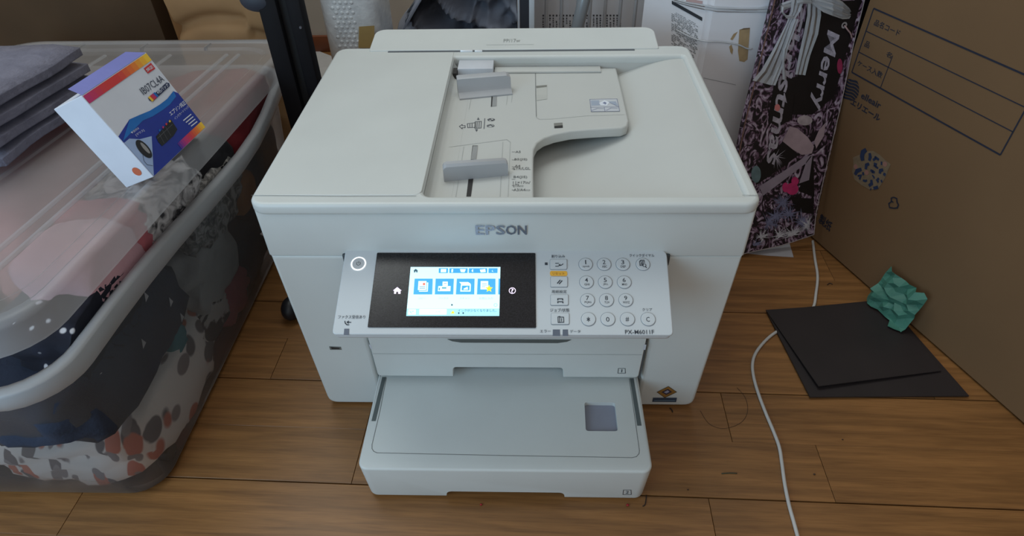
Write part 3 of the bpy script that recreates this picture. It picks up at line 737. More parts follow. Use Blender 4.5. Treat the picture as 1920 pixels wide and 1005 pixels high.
# lower cassette, pulled out
TX = -0.0012
TZ = 0.0649; TY0 = -0.1207
me = plate_mesh([rrect(TX - 0.1695, TY0, TX + 0.1695, 0.30, 0.012, rs=(0.012, 0.012, 0.002, 0.002), n=7)], 0.004, TZ, 0.003, 3)
for v in me.vertices:
    k = (TZ - v.co.z); v.co.x = TX + (v.co.x - TX) * (1 - k * 0.38); v.co.y += k * 0.03 * (1 if v.co.y < 0 else 0)
lc = smooth_by_angle(link('extended_cassette', me, WHITE, PR), 40)
TT = zp(TZ)
fc = lambda x, y: (600 + x * 0.375, 620 + y * 0.37486)
# window recess cut into the top
win = [TT.at(*fc(x, y)) for x, y in ((1322, 357), (1475, 359), (1490, 503), (1329, 502))]
cut = plate('cutter', [round_poly([(p.x, p.y) for p in win], 0.004)[::-1]], TZ - 0.007, TZ + 0.01, None)
nm_ = plate_mesh([round_poly([(TX - 0.0725, -0.01), (TX + 0.0725, -0.01), (TX + 0.0700, 0.0165), (TX - 0.0700, 0.0165)], [0, 0, 0.007, 0.007])], TY0 - 0.02, 0.05)
nm_.transform(XZ); nm_.flip_normals(); cut2 = link('cutter', nm_, None)
for c_ in (cut, cut2):
    md = lc.modifiers.new('cut', 'BOOLEAN'); md.object = c_; md.operation = 'DIFFERENCE'; md.solver = 'EXACT'
bpy.context.view_layer.update()
dg = bpy.context.evaluated_depsgraph_get()
me = bpy.data.meshes.new_from_object(lc.evaluated_get(dg)); lc.modifiers.clear(); lc.data = me
bpy.data.objects.remove(cut); bpy.data.objects.remove(cut2)
smooth_by_angle(lc, 40)
px = [(p.x, p.y) for p in win]
plate('window_floor', [round_poly(px, 0.004)[::-1]], TZ - 0.0072, TZ - 0.0062, mat('window_lilac_grey', (0.26, 0.27, 0.33), 0.3), PR)
lines('cassette_cover_seam', TT, [[fc(332, 235), fc(300, 400), fc(260, 570), fc(260, 590), fc(268, 603), fc(285, 611), fc(900, 624), fc(1560, 635), fc(1582, 630), fc(1595, 615), fc(1597, 600), fc(1572, 420), fc(1546, 240)]], 0.0007, SEAM, PR, 0.0002)
px_poly('cassette_rail', TT, [fc(311, 232), fc(330, 232), fc(278, 452), fc(257, 452)], RAIL, PR, 0.0003)
px_poly('cassette_rail', TT, [fc(1549, 238), fc(1568, 238), fc(1608, 475), fc(1586, 475)], RAIL, PR, 0.0003)
T2 = Plane((0, TY0, TZ), (0, -1, -0.03))
boxed_number('2', T2, 1168, 919, 1183, 927.5, 'cassette_number')
# usb port, stickers on the body
px_poly('usb_port', FP, [(617, 649.5), (639, 650.5), (640.5, 656), (619, 656)], mat('usb_metal', (0.16, 0.17, 0.16), 0.4), PR, 0.0004)
px_poly('usb_port', FP, [(620, 651), (636, 652.5), (637.5, 654.5), (622, 654.5)], SLOT, PR, 0.0006)
f7 = lambda x, y: (1140 + x * 0.19895, 600 + y * 0.19895)
px_poly('diamond_badge', FP, [f7(568, 624), f7(650, 680), f7(535, 735), f7(458, 680)], mat('badge_gold', rgb(170, 128, 66), 0.35, 0.2, 200, metallic=0.4), PR, 0.0005)
lines('diamond_badge', FP, [['c', f7(568, 626), f7(647, 680), f7(536, 732), f7(462, 680)]], 0.0006, SLOT, PR, 0.0006)
px_poly('diamond_badge', FP, [f7(566, 650), f7(604, 678), f7(548, 706), f7(504, 680)], mat('badge_dark', (0.04, 0.03, 0.05), 0.4), PR, 0.0007)
px_poly('diamond_badge', FP, [f7(562, 662), f7(580, 676), f7(550, 692), f7(526, 680)], mat('badge_silver', rgb(150, 150, 170), 0.3), PR, 0.0009)
px_poly('blue_strip', FP, [f7(425, 733), f7(650, 733), f7(642, 774), f7(416, 772)], mat('strip_navy', rgb(48, 66, 88), 0.4), PR, 0.0005)
lines_each('strip_mark', FP, [[f7(x, 760), f7(x + w_, 760)] for x, w_ in ((438, 40), (486, 22), (516, 50), (574, 54))], 0.0012, mat('strip_pale', rgb(120, 150, 170), 0.4), PR, 0.0007)
bpy.data.objects[ts.name]['label'] = 'black glass touch screen with lit blue menu'

# ================================================================== STORAGE BIN (left)
BIN = thing('storage_bin', 'large translucent plastic storage bin stuffed with clothes', 'storage bin', (-0.62, 0.2, 0))
BINM = frosted('bin_cloudy_plastic', (0.36, 0.38, 0.41), 0.17)
RIMM = frosted('bin_rim_plastic', (0.66, 0.69, 0.72), 0.72)
LIDM = frosted('lid_cloudy_plastic', (0.74, 0.72, 0.71), 0.33)
LIDE = frosted('lid_edge_plastic', (0.72, 0.73, 0.75), 0.42)
BX0, BX1, BY0, BY1 = -0.82, -0.418, -0.122, 0.500
def bin_outline(z):
    t = max(0.0, z / 0.262)
    return (BX0 - 0.03 * t, BY0 - 0.045 * t, BX1 + 0.003 * t, BY1 + 0.035 * t)
def bulge(y, t): 
    k = (y - 0.28) / 0.26
    return 0.034 * t * math.exp(-k * k * 1.6) 
def bin_ring(z, r, grow=0.0, n=7):
    x0, y0, x1, y1 = bin_outline(z); x0 -= grow; y0 -= grow; x1 += grow; y1 += grow
    pts = rrect(x0, y0, x1, y1, r, n); out = []
    # subdivide long edges so that the right side can bow outwards
    for i, p in enumerate(pts):
        q = pts[(i + 1) % len(pts)]; out.append(p)
        if math.dist(p, q) > 0.1:
            for k in range(1, 10): out.append((p[0] + (q[0] - p[0]) * k / 10, p[1] + (q[1] - p[1]) * k / 10))
    t = z / 0.262
    return [V((x + (bulge(y, t) if x > -0.5 else 0), y, z)) for x, y in out]
def loft(name, rings, m, parent, cap0=False):
    bm = bmesh.new(); rv = [[bm.verts.new(p) for p in r] for r in rings]; n = len(rv[0])
    for a, b in zip(rv, rv[1:]):
        for k in range(n): bm.faces.new((a[k], a[(k + 1) % n], b[(k + 1) % n], b[k]))
    if cap0: bm.faces.new(rv[0])
    return from_bm(name, bm, m, parent, smooth=True)
def shrink(r, c, f): return [V((c[0] + (p.x - c[0]) * f, c[1] + (p.y - c[1]) * f, p.z)) for p in r]
r0 = bin_ring(0.012, 0.038)
rb = [V((p.x, p.y, 0.004)) for p in shrink(r0, (-0.62, 0.2), 0.955)]
loft('bin_body', [rb, shrink([V((p.x, p.y, 0.006)) for p in r0], (-0.62, 0.2), 0.985), r0, bin_ring(0.06, 0.055), bin_ring(0.13, 0.055), bin_ring(0.2, 0.055), bin_ring(0.252, 0.055)], BINM, BIN, cap0=True)
ra = bin_ring(0.240, 0.06, 0.0005)
loft('bin_rim', [[p + V((0, 0, 0)) for p in bin_ring(0.236, 0.06, 0.008)], bin_ring(0.240, 0.06, 0.011), bin_ring(0.262, 0.06, 0.013), bin_ring(0.265, 0.06, 0.010), bin_ring(0.265, 0.055, 0.001), bin_ring(0.25, 0.055, 0.0005)], RIMM, BIN)
for x, y in ((-0.436, -0.066), (-0.436, 0.46), (-0.8, -0.066), (-0.8, 0.46)):
    bm = bmesh.new(); bmesh.ops.create_cone(bm, cap_ends=True, segments=16, radius1=0.011, radius2=0.011, depth=0.014, matrix=Matrix.Translation((x, y, 0.0112)) @ Matrix.Rotation(PI / 2, 4, 'Y'))
    from_bm('caster', bm, BLACKP, BIN, smooth=False)
# lid, propped askew on the overflowing clothes
LX1 = -0.372
LIDT = Matrix.Translation((-0.62, 0.0, 0.345)) @ Matrix.Rotation(-math.atan(0.072), 4, 'X')
LID = thing('bin_lid', 'cloudy translucent lid lying loosely on the clothes bin', 'lid', (-0.62, 0.2, 0.29))
def lid_ring(grow, z, r=0.05): return [LIDT @ V((x, y, z)) for x, y in rrect(-0.245 - grow, -0.19 - grow, 0.245 + grow, 0.56 + grow, r, 7)]
bm = bmesh.new()
rings = [lid_ring(0.004, -0.028, 0.055), lid_ring(0.003, -0.026, 0.055), lid_ring(0.001, -0.006), lid_ring(-0.002, 0.0), lid_ring(-0.010, 0.0008), lid_ring(-0.014, -0.003), lid_ring(-0.030, -0.0045), lid_ring(-0.036, -0.008)]
loft('lid_edge', rings[:6], LIDE, LID)
rv = rings[5:]
bm = bmesh.new(); L3 = [[bm.verts.new(p) for p in r] for r in rv]; n = len(L3[0])
for a, b in zip(L3, L3[1:]):
    for k in range(n): bm.faces.new((a[k], a[(k + 1) % n], b[(k + 1) % n], b[k]))
bm.faces.new(L3[-1]); from_bm('lid_panel', bm, LIDM, LID, smooth=False)
def lid_rib(x0, y0, x1, y1, w_=0.004, h=0.0022):
    a = V((x0, y0, 0)); b = V((x1, y1, 0)); d = (b - a).normalized(); s = V((-d.y, d.x, 0)) * w_
    bm = bmesh.new(); A = [bm.verts.new(LIDT @ (p + V((0, 0, z)))) for p, z in ((a - s, -0.0079), (a - s * .4, -0.0079 + h), (a + s * .4, -0.0079 + h), (a + s, -0.0079))]
    B = [bm.verts.new(LIDT @ (p + V((0, 0, z)))) for p, z in ((b - s, -0.0079), (b - s * .4, -0.0079 + h), (b + s * .4, -0.0079 + h), (b + s, -0.0079))]
    for i in range(3): bm.faces.new((A[i], A[i + 1], B[i + 1], B[i]))
    bm.faces.new(A); bm.faces.new(B)
    from_bm('lid_rib', bm, LIDE, LID)
for x in (0.165, 0.145, 0.05, -0.06, -0.16): lid_rib(x, -0.14, x, 0.50)
for x in (-0.12, -0.01, 0.10): lid_rib(x, 0.524, x, 0.548, 0.003, 0.006)

# clothes in the bin (each a thing of its own)
def wallx(p):
    t = max(0.0, min(1.0, p.z / 0.262)); return BX1 + 0.003 * t + bulge(p.y, t) - 0.006
def cloth(label, c, rad, m, seed, cat='clothing', name='garment', **k):
    o = lump(name, c, rad, m, seed, clampx=wallx, **k)
    return tag(o, label, cat, 'clothes packed in the bin')
NAVY = mat('navy_fleece', rgb(40, 48, 66), 0.95, 0.15, 25, bump=0.4, bscale=250)
LACE = pattern('grey_lace', [(0.30, rgb(70, 70, 74)), (0.45, rgb(120, 116, 112)), (0.6, rgb(186, 180, 174))], 70, distort=1.5, bump=0.5, bscale=120, rough=0.95)
LACE2 = pattern('snow_leopard_knit', [(0.38, rgb(60, 58, 62)), (0.46, rgb(150, 146, 146)), (0.6, rgb(205, 200, 200))], 60, distort=1.0, bump=0.5, bscale=120, rough=0.95)
def leaf_print():
    m = bpy.data.materials.new('leaf_print_cotton'); m.use_nodes = True
    nt = m.node_tree; N = nt.nodes; L = nt.links; b = N['Principled BSDF']; b.inputs['Roughness'].default_value = 0.9
    tc = N.new('ShaderNodeTexCoord'); prev = None; base = (*rgb(240, 232, 226), 1)
    for i, (rot, sc, col, thr) in enumerate((((0.7, 0.3, 0.5), (46, 20, 20), rgb(112, 106, 108), 0.33), ((-0.9, 0.2, 0.1), (42, 19, 17), rgb(206, 122, 100), 0.29), ((1.9, -0.4, 0.2), (54, 19, 22), rgb(150, 140, 140), 0.27))):
        mp = N.new('ShaderNodeMapping'); mp.inputs['Rotation'].default_value = rot; mp.inputs['Scale'].default_value = sc; mp.inputs['Location'].default_value = (i * 3.3, i * 1.7, 0)
        L.new(tc.outputs['Object'], mp.inputs[0])
        vo = N.new('ShaderNodeTexVoronoi'); vo.inputs['Scale'].default_value = 1.0; L.new(mp.outputs[0], vo.inputs['Vector'])
        r = N.new('ShaderNodeValToRGB'); r.color_ramp.interpolation = 'LINEAR'
        r.color_ramp.elements[0].position = thr; r.color_ramp.elements[0].color = (1, 1, 1, 1); r.color_ramp.elements[1].position = thr + 0.05; r.color_ramp.elements[1].color = (0, 0, 0, 1)
        L.new(vo.outputs['Distance'], r.inputs[0])
        mx = N.new('ShaderNodeMixRGB'); L.new(r.outputs[0], mx.inputs[0]); mx.inputs[2].default_value = (*col, 1)
        if prev is None: mx.inputs[1].default_value = base
        else: L.new(prev, mx.inputs[1])
        prev = mx.outputs[0]
    L.new(prev, b.inputs['Base Color'])
    return m
LEAF = leaf_print()
PINK = mat('pink_fleece', rgb(206, 160, 168), 0.95, 0.08, 20, bump=0.3, bscale=200)
ROSE = mat('rose_cloth', rgb(176, 96, 104), 0.9, 0.15, 18, bump=0.2)
DRED = mat('dark_red_cloth', rgb(110, 18, 26), 0.85, 0.2, 18, bump=0.2)
BLK = mat('black_cloth', rgb(26, 24, 28), 0.9, 0.2, 18, bump=0.2)
GREY = mat('pale_grey_cloth', rgb(178, 176, 172), 0.95, 0.12, 20, bump=0.3)
CHAR = mat('charcoal_cloth', rgb(62, 64, 70), 0.95, 0.2, 18, bump=0.3)
TAN = mat('tan_cloth', rgb(170, 112, 60), 0.9, 0.12, 18, bump=0.2)
TEAL = mat('teal_cloth', rgb(60, 130, 140), 0.9, 0.12, 18, bump=0.2)
FLOR = pattern('dark_floral_cloth', [(0.12, rgb(214, 212, 216)), (0.2, rgb(30, 32, 48)), (0.5, rgb(22, 24, 38))], 55, kind='voronoi', rough=0.9)
CHECK = pattern('checked_cloth', [(0.35, rgb(60, 58, 58)), (0.6, rgb(196, 190, 184))], 60, kind='wave', distort=2.0, rough=0.9)
WB = Plane((-0.395, 0.2, 0.15), (1, 0, 0.13))
cloth('white cotton with grey leaves and coral tulips at the bin bottom', (-0.515, -0.005, 0.064), (0.105, 0.115, 0.056), LEAF, 1, amp=0.12, p=4.5)
cloth('navy fleece garment with white flecks in the bin front', (-0.49, -0.03, 0.176), (0.085, 0.120, 0.058), NAVY, 2, amp=0.12, p=4)
cloth('grey and white checked cloth low in the bin', (-0.455, 0.115, 0.074), (0.05, 0.042, 0.03), CHECK, 3, amp=0.2)
cloth('small teal cloth peeping out low in the bin', (-0.445, 0.03, 0.118), (0.03, 0.02, 0.022), TEAL, 4, amp=0.2, sub=3)
cloth('pale grey soft garment in the middle of the bin', (-0.47, 0.155, 0.135), (0.07, 0.075, 0.055), GREY, 5, amp=0.25)
cloth('rose cloth behind the leaf print at the bin floor', (-0.48, 0.185, 0.055), (0.065, 0.06, 0.045), ROSE, 6, amp=0.2)
cloth('charcoal garment low at the middle of the bin', (-0.47, 0.27, 0.075), (0.06, 0.06, 0.06), CHAR, 7, amp=0.2)
cloth('grey lace shawl bulging against the bin side', (-0.46, 0.195, 0.222), (0.09, 0.08, 0.05), LACE, 8, amp=0.22, folds=0.25)
cloth('tan triangular cloth under the grey lace shawl', (-0.435, 0.28, 0.175), (0.05, 0.035, 0.03), TAN, 9, amp=0.15, sub=3)
cloth('charcoal garment at the far end of the bin', (-0.47, 0.37, 0.16), (0.08, 0.09, 0.10), CHAR, 10, amp=0.15)
cloth('speckled snow-leopard knit spilling over the bin rim', (-0.445, 0.120, 0.262), (0.055, 0.075, 0.038), LACE2, 11, amp=0.2, folds=0.3)
cloth('pink fleece garment spilling over the bin rim', (-0.458, -0.005, 0.268), (0.055, 0.05, 0.045), PINK, 12, amp=0.12)
cloth('rose knit garment squeezed between pink fleece and speckled knit', (-0.46, 0.055, 0.272), (0.05, 0.03, 0.035), ROSE, 13, amp=0.15)
cloth('dark floral print cloth below the pink fleece', (-0.44, -0.055, 0.235), (0.06, 0.06, 0.04), FLOR, 14, amp=0.15)
cloth('dark red garment under the lid at the back', (-0.47, 0.36, 0.252), (0.085, 0.12, 0.050), DRED, 15, amp=0.12)
cloth('black garment between dark red and speckled cloth', (-0.45, 0.225, 0.255), (0.06, 0.05, 0.040), BLK, 16, amp=0.12)
cloth('salmon pink garment heaped under the middle of the lid', (-0.625, 0.25, 0.205), (0.062, 0.2, 0.10), mat('salmon_cloth', rgb(226, 156, 150), 0.9, 0.12, 18), 17, amp=0.10, p=4.5)
cloth('cream garment heaped at the left of the bin', (-0.755, 0.22, 0.18), (0.062, 0.23, 0.12), mat('cream_cloth', rgb(200, 192, 180), 0.9, 0.1, 18), 18, amp=0.08, p=5)
cloth('dark slate garment filling the front left of the bin', (-0.70, -0.06, 0.12), (0.085, 0.06, 0.1), mat('slate_cloth', rgb(78, 80, 94), 0.9, 0.12, 18), 19, amp=0.1, p=5)
# white triangular flecks on the navy fleece
nav = bpy.data.objects['garment.001']
FLK = mat('fleck_white', rgb(196, 192, 194), 0.9)
for u, v in ((292, 556), (344, 566), (300, 644), (372, 595), (250, 592)):
    p_ = WB.at(u, v); p_.x = wallx(p_) + 0.0012
    sz = 0.0055
    poly('fleck', [p_ + V((0, -sz * 0.7, -sz)), p_ + V((0, sz * 0.9, -sz * 0.7)), p_ + V((0, sz * 0.3, sz * 1.1))], FLK, nav)
# ================================================================== INK CARTON on the lid
A0 = V((-0.3755, 0.052, 0.349)); B0 = V((-0.3635, 0.164, 0.3475))
EU = (B0 - A0); BWD = EU.length; EU.normalize()
lean = math.radians(23)
hor = V((EU.y, -EU.x, 0)).normalized()              # towards the right, out of the face
EV = (V((0, 0, 1)) * math.cos(lean) - hor * math.sin(lean)).normalized(); EN = EU.cross(EV).normalized()
if EN.dot(CAM - A0) < 0: EN = -EN
IP = Plane(A0, EN)
ptop = IP.at(270, 97); BH = (ptop - A0).dot(EV); DEP = 0.042
INK = thing('ink_carton', 'white and blue ink cartridge carton leaning on the bin lid', 'carton', A0 - EN * DEP)
def bpt(u, v, d=0.0): return A0 + EU * u + EV * v - EN * d
CARDW = mat('carton_white_card', rgb(214, 220, 232), 0.5, 0.03, 30)
bm = bmesh.new()
vs = [bm.verts.new(bpt(u, v, d)) for d in (0, DEP) for u, v in ((0, 0), (BWD, 0), (BWD, BH), (0, BH))]
for f in ((0, 1, 2, 3), (7, 6, 5, 4), (0, 4, 5, 1), (1, 5, 6, 2), (2, 6, 7, 3), (3, 7, 4, 0)): bm.faces.new([vs[i] for i in f])
bmesh.ops.bevel(bm, geom=bm.edges[:], offset=0.0006, segments=1, affect='EDGES')
from_bm('carton_body', bm, CARDW, INK)
fi = lambda x, y: (240 + x * 0.26846, 80 + y * 0.26866)       # crop [240,80,400,350]
def uvp(x, y): p = IP.at(*fi(x, y)) - A0; return (p.dot(EU), p.dot(EV))
def face_poly(name, uv, m, lift=0.0003): return poly(name, [bpt(max(0.0005, min(BWD - 0.0005, u)), max(0.0005, min(BH - 0.0005, v)), -lift) for u, v in uv], m, INK)
CB = mat('carton_blue', rgb(30, 52, 150), 0.4, 0.1, 40)
CB2 = mat('carton_sky_blue', rgb(24, 110, 190), 0.4, 0.1, 40)
wave = [uvp(10, 532), uvp(80, 500), uvp(150, 470), uvp(220, 425), uvp(270, 385), uvp(312, 330), uvp(345, 345)]
def ramp_strip(name, a, b, vlo, vhi, cols, lift):
    cl = [tuple(c.node_tree.nodes['Color Ramp'].color_ramp.elements[1].color)[:3] for c in cols]; n = 14
    for i in range(n):
        t = i / (n - 1) * (len(cl) - 1); j = min(int(t), len(cl) - 2); t -= j
        c = mat('%s_%d_%d' % (name, int(vlo * 1e4), i), tuple(cl[j][q_] * (1 - t) + cl[j + 1][q_] * t for q_ in range(3)), 0.4, 0.02)
        u0 = a + (b - a) * i / n; u1 = a + (b - a) * (i + 1) / n
        face_poly(name, [(u0, vlo), (u1, vlo), (u1, vhi), (u0, vhi)], c, lift)
face_poly('blue_print', [(0.0, 0.0), (BWD, 0.0), (BWD, wave[-1][1])] + [(u, v) for u, v in wave[::-1][1:]] + [(0.0, wave[0][1] - 0.006)], CB)
face_poly('sky_print', [(u, v) for u, v in wave[:6]] + [(u - 0.002, v - 0.006) for u, v in wave[5:0:-1]] + [(0.0, wave[0][1] - 0.012)], CB2, 0.0005)
RM = [mat('ramp_magenta', rgb(190, 50, 110), 0.4), mat('ramp_red', rgb(206, 60, 60), 0.4), mat('ramp_orange', rgb(226, 120, 50), 0.4), mat('ramp_yellow', rgb(238, 196, 60), 0.4)]
ramp_strip('colour_band', 0.001, BWD - 0.001, BH - 0.0095, BH - 0.001, [RM[0], RM[1], RM[1], RM[2], RM[3]], 0.0004)
bl = uvp(545, 565)[1]
ramp_strip('colour_band', BWD * 0.52, BWD - 0.0005, 0.0006, 0.0085, [mat('ramp_violet', rgb(90, 40, 140), 0.4), RM[0], RM[1], RM[2], RM[3]], 0.0006)
poly('carton_flap', [bpt(0.001, BH, -0.0001), bpt(BWD - 0.001, BH, -0.0001), bpt(BWD - 0.012, BH + 0.010, 0.012), bpt(0.004, BH + 0.010, 0.012)], mat('flap_purple', rgb(112, 118, 190), 0.5), INK)
def itext(body, x0, y0, x1, y1, hx, hy, m, lift=0.0007, bold=0.0):
    """baseline from crop pixel 0 to 1, top-left at h"""
    text('carton_lettering', body, IP, fi(x0, y0), fi(x1, y1), fi(hx, hy), m, INK, lift, bold)
CD = mat('carton_print_dark', rgb(60, 66, 84), 0.5)
CW = mat('carton_print_white', rgb(220, 226, 240), 0.5)
itext('IB07CL4A', 112, 366, 258, 264, 82, 320, CD, bold=0.0)
px_poly('red_stamp', IP, [fi(110, 180), fi(160, 140), fi(192, 180), fi(140, 216)], mat('stamp_red', rgb(206, 60, 66), 0.5), INK, 0.0005)
itext('純正', 138, 204, 180, 174, 122, 184, CW, 0.0008, 0.02)
px_poly('pack_pill', IP, [fi(158, 382), fi(268, 278), fi(288, 282), fi(292, 302), fi(176, 410), fi(150, 404), fi(140, 385)], mat('pill_navy', rgb(40, 50, 84), 0.5), INK, 0.0006)
for k, c in enumerate((RM[3], RM[1], RM[0], CB2)):
    t0, t1_ = k * 0.09, k * 0.09 + 0.09
    L0 = lambda t: (140 + (268 - 140) * t, 382 + (278 - 382) * t); L1 = lambda t: (170 + (292 - 170) * t, 412 + (302 - 412) * t)
    px_poly('pack_pill', IP, [fi(*L0(t0)), fi(*L0(t1_)), fi(*L1(t1_)), fi(*L1(t0))], c, INK, 0.0008)
itext('4色パック', 212, 362, 288, 302, 200, 336, CW, 0.001, 0.01)
itext('エプソン純正', 302, 512, 408, 428, 286, 482, CW, 0.0008, 0.015)
itext('インクカートリッジ', 332, 540, 428, 452, 322, 522, CW, 0.0008)
lines_each('carton_fine_print', IP, [[fi(388 + k * 18, 543 + k * 13), fi(440 + k * 14, 500 + k * 17)] for k in range(4)], 0.0011, CW, INK, 0.0008)
itext('▼目印は', 28, 638, 80, 600, 20, 624, CW, 0.0008)
itext('[マウス]', 62, 656, 118, 618, 52, 638, CW, 0.0008)
# printed cartridges
px_poly('cartridge_picture', IP, [fi(196, 655), fi(300, 535), fi(345, 605), fi(318, 650), fi(238, 722), fi(210, 690)], mat('picture_black', rgb(24, 26, 30), 0.4), INK, 0.0007)
lines('cartridge_picture', IP, [[fi(218, 636), fi(252, 700)], [fi(240, 610), fi(276, 676)], [fi(262, 586), fi(300, 650)], [fi(206, 668), fi(310, 570)]], 0.0005, mat('picture_grey', rgb(90, 92, 96), 0.4), INK, 0.0009)
for (x, y), c in (((222, 612), CB2), ((246, 590), RM[0]), ((268, 568), RM[1]), ((292, 548), RM[3])):
    px_poly('cartridge_picture', IP, [fi(x - 8, y), fi(x, y - 10), fi(x + 8, y), fi(x, y + 10)], c, INK, 0.001)
# mouse picture on a pale corner
face_poly('pale_corner', [uvp(8, 668), uvp(80, 672), uvp(162, 650), uvp(174, 938), (0.0, 0.0), (0.0, uvp(8, 668)[1])], mat('corner_pale_blue', rgb(160, 184, 224), 0.5), 0.0006)
mc = IP.at(*fi(112, 742), 0.0009)
bm = bmesh.new(); bm.faces.new([bm.verts.new(p) for p in disc_pts(mc, 0.011, IP.n, 1.0, 0.62, 20, xd=EV)]); from_bm('mouse_picture', bm, mat('mouse_black', rgb(30, 30, 32), 0.4), INK)
bm = bmesh.new(); bm.faces.new([bm.verts.new(p) for p in disc_pts(mc + EU * 0.002 + IP.n * 0.0002, 0.007, IP.n, 1.0, 0.35, 16, xd=EV)]); from_bm('mouse_picture', bm, mat('mouse_grey', rgb(150, 150, 150), 0.4), INK)
lines('mouse_picture', IP, [[fi(104, 785), fi(112, 825), fi(135, 852), fi(172, 858)]], 0.0005, mat('mouse_cable', rgb(60, 64, 80), 0.5), INK, 0.0009)
# orange seal on the carton's left side
SP = Plane(A0, -EU)
sc_ = A0 - EN * 0.013 + EV * 0.012 - EU * 0.0004
bm = bmesh.new(); bm.faces.new([bm.verts.new(p) for p in disc_pts(sc_, 0.0050, -EU, N=20)]); from_bm('orange_seal', bm, mat('seal_orange', rgb(196, 100, 66), 0.5), INK)

# made-up blanket, added to prop the carton and fill the left side
BLKT = pattern('added_blanket_weave', [(0.3, rgb(104, 104, 120)), (0.7, rgb(122, 122, 138))], 40, rough=0.95, bump=0.4, bscale=220)
BL = thing('added_blanket', 'slate grey folded blanket added to prop the ink carton and fill the left side', 'blanket', (-0.66, 0.16, 0.34))
for k in range(4):
    z0 = 0.337 + k * 0.019
    cx = -0.682; 
    bm = bmesh.new(); bmesh.ops.create_cube(bm, size=1, matrix=Matrix.Translation((cx, 0.175, z0 + 0.0100)) @ Matrix.Rotation(-0.0, 4, 'Z') @ Matrix.Diagonal((0.26, 0.20, 0.0195, 1)))
    bmesh.ops.subdivide_edges(bm, edges=bm.edges[:], cuts=7, use_grid_fill=True)
    for v in bm.verts:
        d = noise.noise(V((v.co.x * 9, v.co.y * 9, k * 4.0))) * 0.004
        ex = max(0.0, abs((v.co.x - cx) / 0.13) - 0.9) / 0.1
        v.co.z += d - (v.co.z - z0 - 0.01) * 0.5 * ex + (-0.072 * (v.co.y - 0.18))
        v.co.x += noise.noise(V((v.co.y * 12, k * 3.0, 0))) * 0.006
    from_bm('fold', bm, BLKT, BL, smooth=True)

# ================================================================== BLACK STAND between bin and printer
ST = thing('black_stand', 'black two-rail upright stand between bin and printer', 'stand', (-0.335, 0.415, 0))
YS = Plane((0, 0.415, 0), (0, 1, 0))
STM = mat('stand_black_metal', rgb(17, 17, 22), 0.6, 0.1, 60, spec=0.3)
xl = YS.at(487, 0).x; xr = YS.at(565, 0).x; wdt = xr - xl
box('rail', (xl, 0.400, 0.02), (xl + wdt * 0.46, 0.430, 0.95), STM, ST, bev=0.003)
box('rail', (xl + wdt * 0.66, 0.404, 0.02), (xr, 0.430, 0.95), STM, ST, bev=0.003)
box('web', (xl + wdt * 0.42, 0.412, 0.03), (xl + wdt * 0.7, 0.426, 0.94), mat('stand_gap_black', (0.004, 0.004, 0.005), 0.7), ST)
box('foot', (-0.350, 0.19, 0.003), (-0.318, 0.62, 0.027), STM, ST, bev=0.006, seg=3)
bm = bmesh.new(); bmesh.ops.create_uvsphere(bm, u_segments=16, v_segments=10, radius=0.019, matrix=Matrix.Translation((-0.3475, 0.190, 0.0185)) @ Matrix.Diagonal((0.8, 1.1, 0.95, 1)))
from_bm('foot_cap', bm, BLACKP, ST, smooth=True)
bm = bmesh.new(); kp = YS.at(484, -2); bmesh.ops.create_uvsphere(bm, u_segments=18, v_segments=12, radius=0.019, matrix=Matrix.Translation((kp.x, 0.41, kp.z)) @ Matrix.Diagonal((1.3, 0.7, 0.85, 1)))
from_bm('knob', bm, mat('knob_slate', rgb(52, 58, 70), 0.6), ST, smooth=True)
bm = bmesh.new(); sc = Plane((0, 0.404, 0), (0, 1, 0)).at(564, 51); bmesh.ops.create_cone(bm, cap_ends=True, segments=12, radius1=0.0022, radius2=0.0018, depth=0.003, matrix=Matrix.Translation((sc.x, 0.4032, sc.z)) @ Matrix.Rotation(PI / 2, 4, 'X'))
from_bm('screw', bm, mat('screw_grey', rgb(120, 120, 128), 0.4, metallic=0.6), ST)

# ================================================================== KRAFT BAG and BROWN BOX behind the bin
KRAFT = mat('kraft_paper', rgb(176, 140, 98), 0.75, 0.12, 9, bump=0.25, bscale=25)
KB = thing('kraft_paper_bag', 'crumpled tan kraft paper bag behind the storage bin', 'paper bag', (-0.55, 0.66, 0))
Yk = 0.61
Pk = Plane((0, Yk, 0), (0, 1, 0))
kx0 = Pk.at(322, 40).x; kx1 = Pk.at(512, 40).x
def kfront(u, v):
    x = kx0 + u * (kx1 - kx0); z = 0.001 + v * 0.62
    puff = math.sin(PI * u) * 0.022 * (0.5 + 0.5 * math.sin(PI * min(1, v * 1.1)))
    arc = 0.30 + 0.028 * math.sin(PI * u) - (0.02 if u > 0.75 else 0)
    crease = -0.016 * math.exp(-((z - arc) / 0.010) ** 2)
    y = Yk - puff - crease * 1.0 + noise.noise(V((x * 14, z * 14, 2.0))) * 0.010
    return V((x, y, z))
grid('bag_front', kfront, 40, 90, KRAFT, KB)
def kside(xs, sg):
    def f(u, v):
        y = Yk + u * 0.13; z = 0.001 + v * 0.62
        return V((xs + sg * 0.02 * math.sin(PI * u) * -1 + noise.noise(V((y * 12, z * 12, sg))) * 0.006 * math.sin(PI * u), y, z))
    return f
grid('bag_side', kside(kx0, -1), 8, 20, KRAFT, KB); grid('bag_side', kside(kx1, 1), 8, 20, KRAFT, KB)
grid('bag_back', lambda u, v: V((kx0 + u * (kx1 - kx0), Yk + 0.13, 0.001 + v * 0.62)), 4, 4, KRAFT, KB)
DKB = box('brown_box', (-1.3, 0.63, 0.0), (kx0 - 0.035, 0.95, 0.60), mat('dark_brown_card', rgb(84, 64, 42), 0.8, 0.12, 8), bev=0.003)
tag(DKB, 'dark brown cardboard box left of the kraft paper bag', 'box')

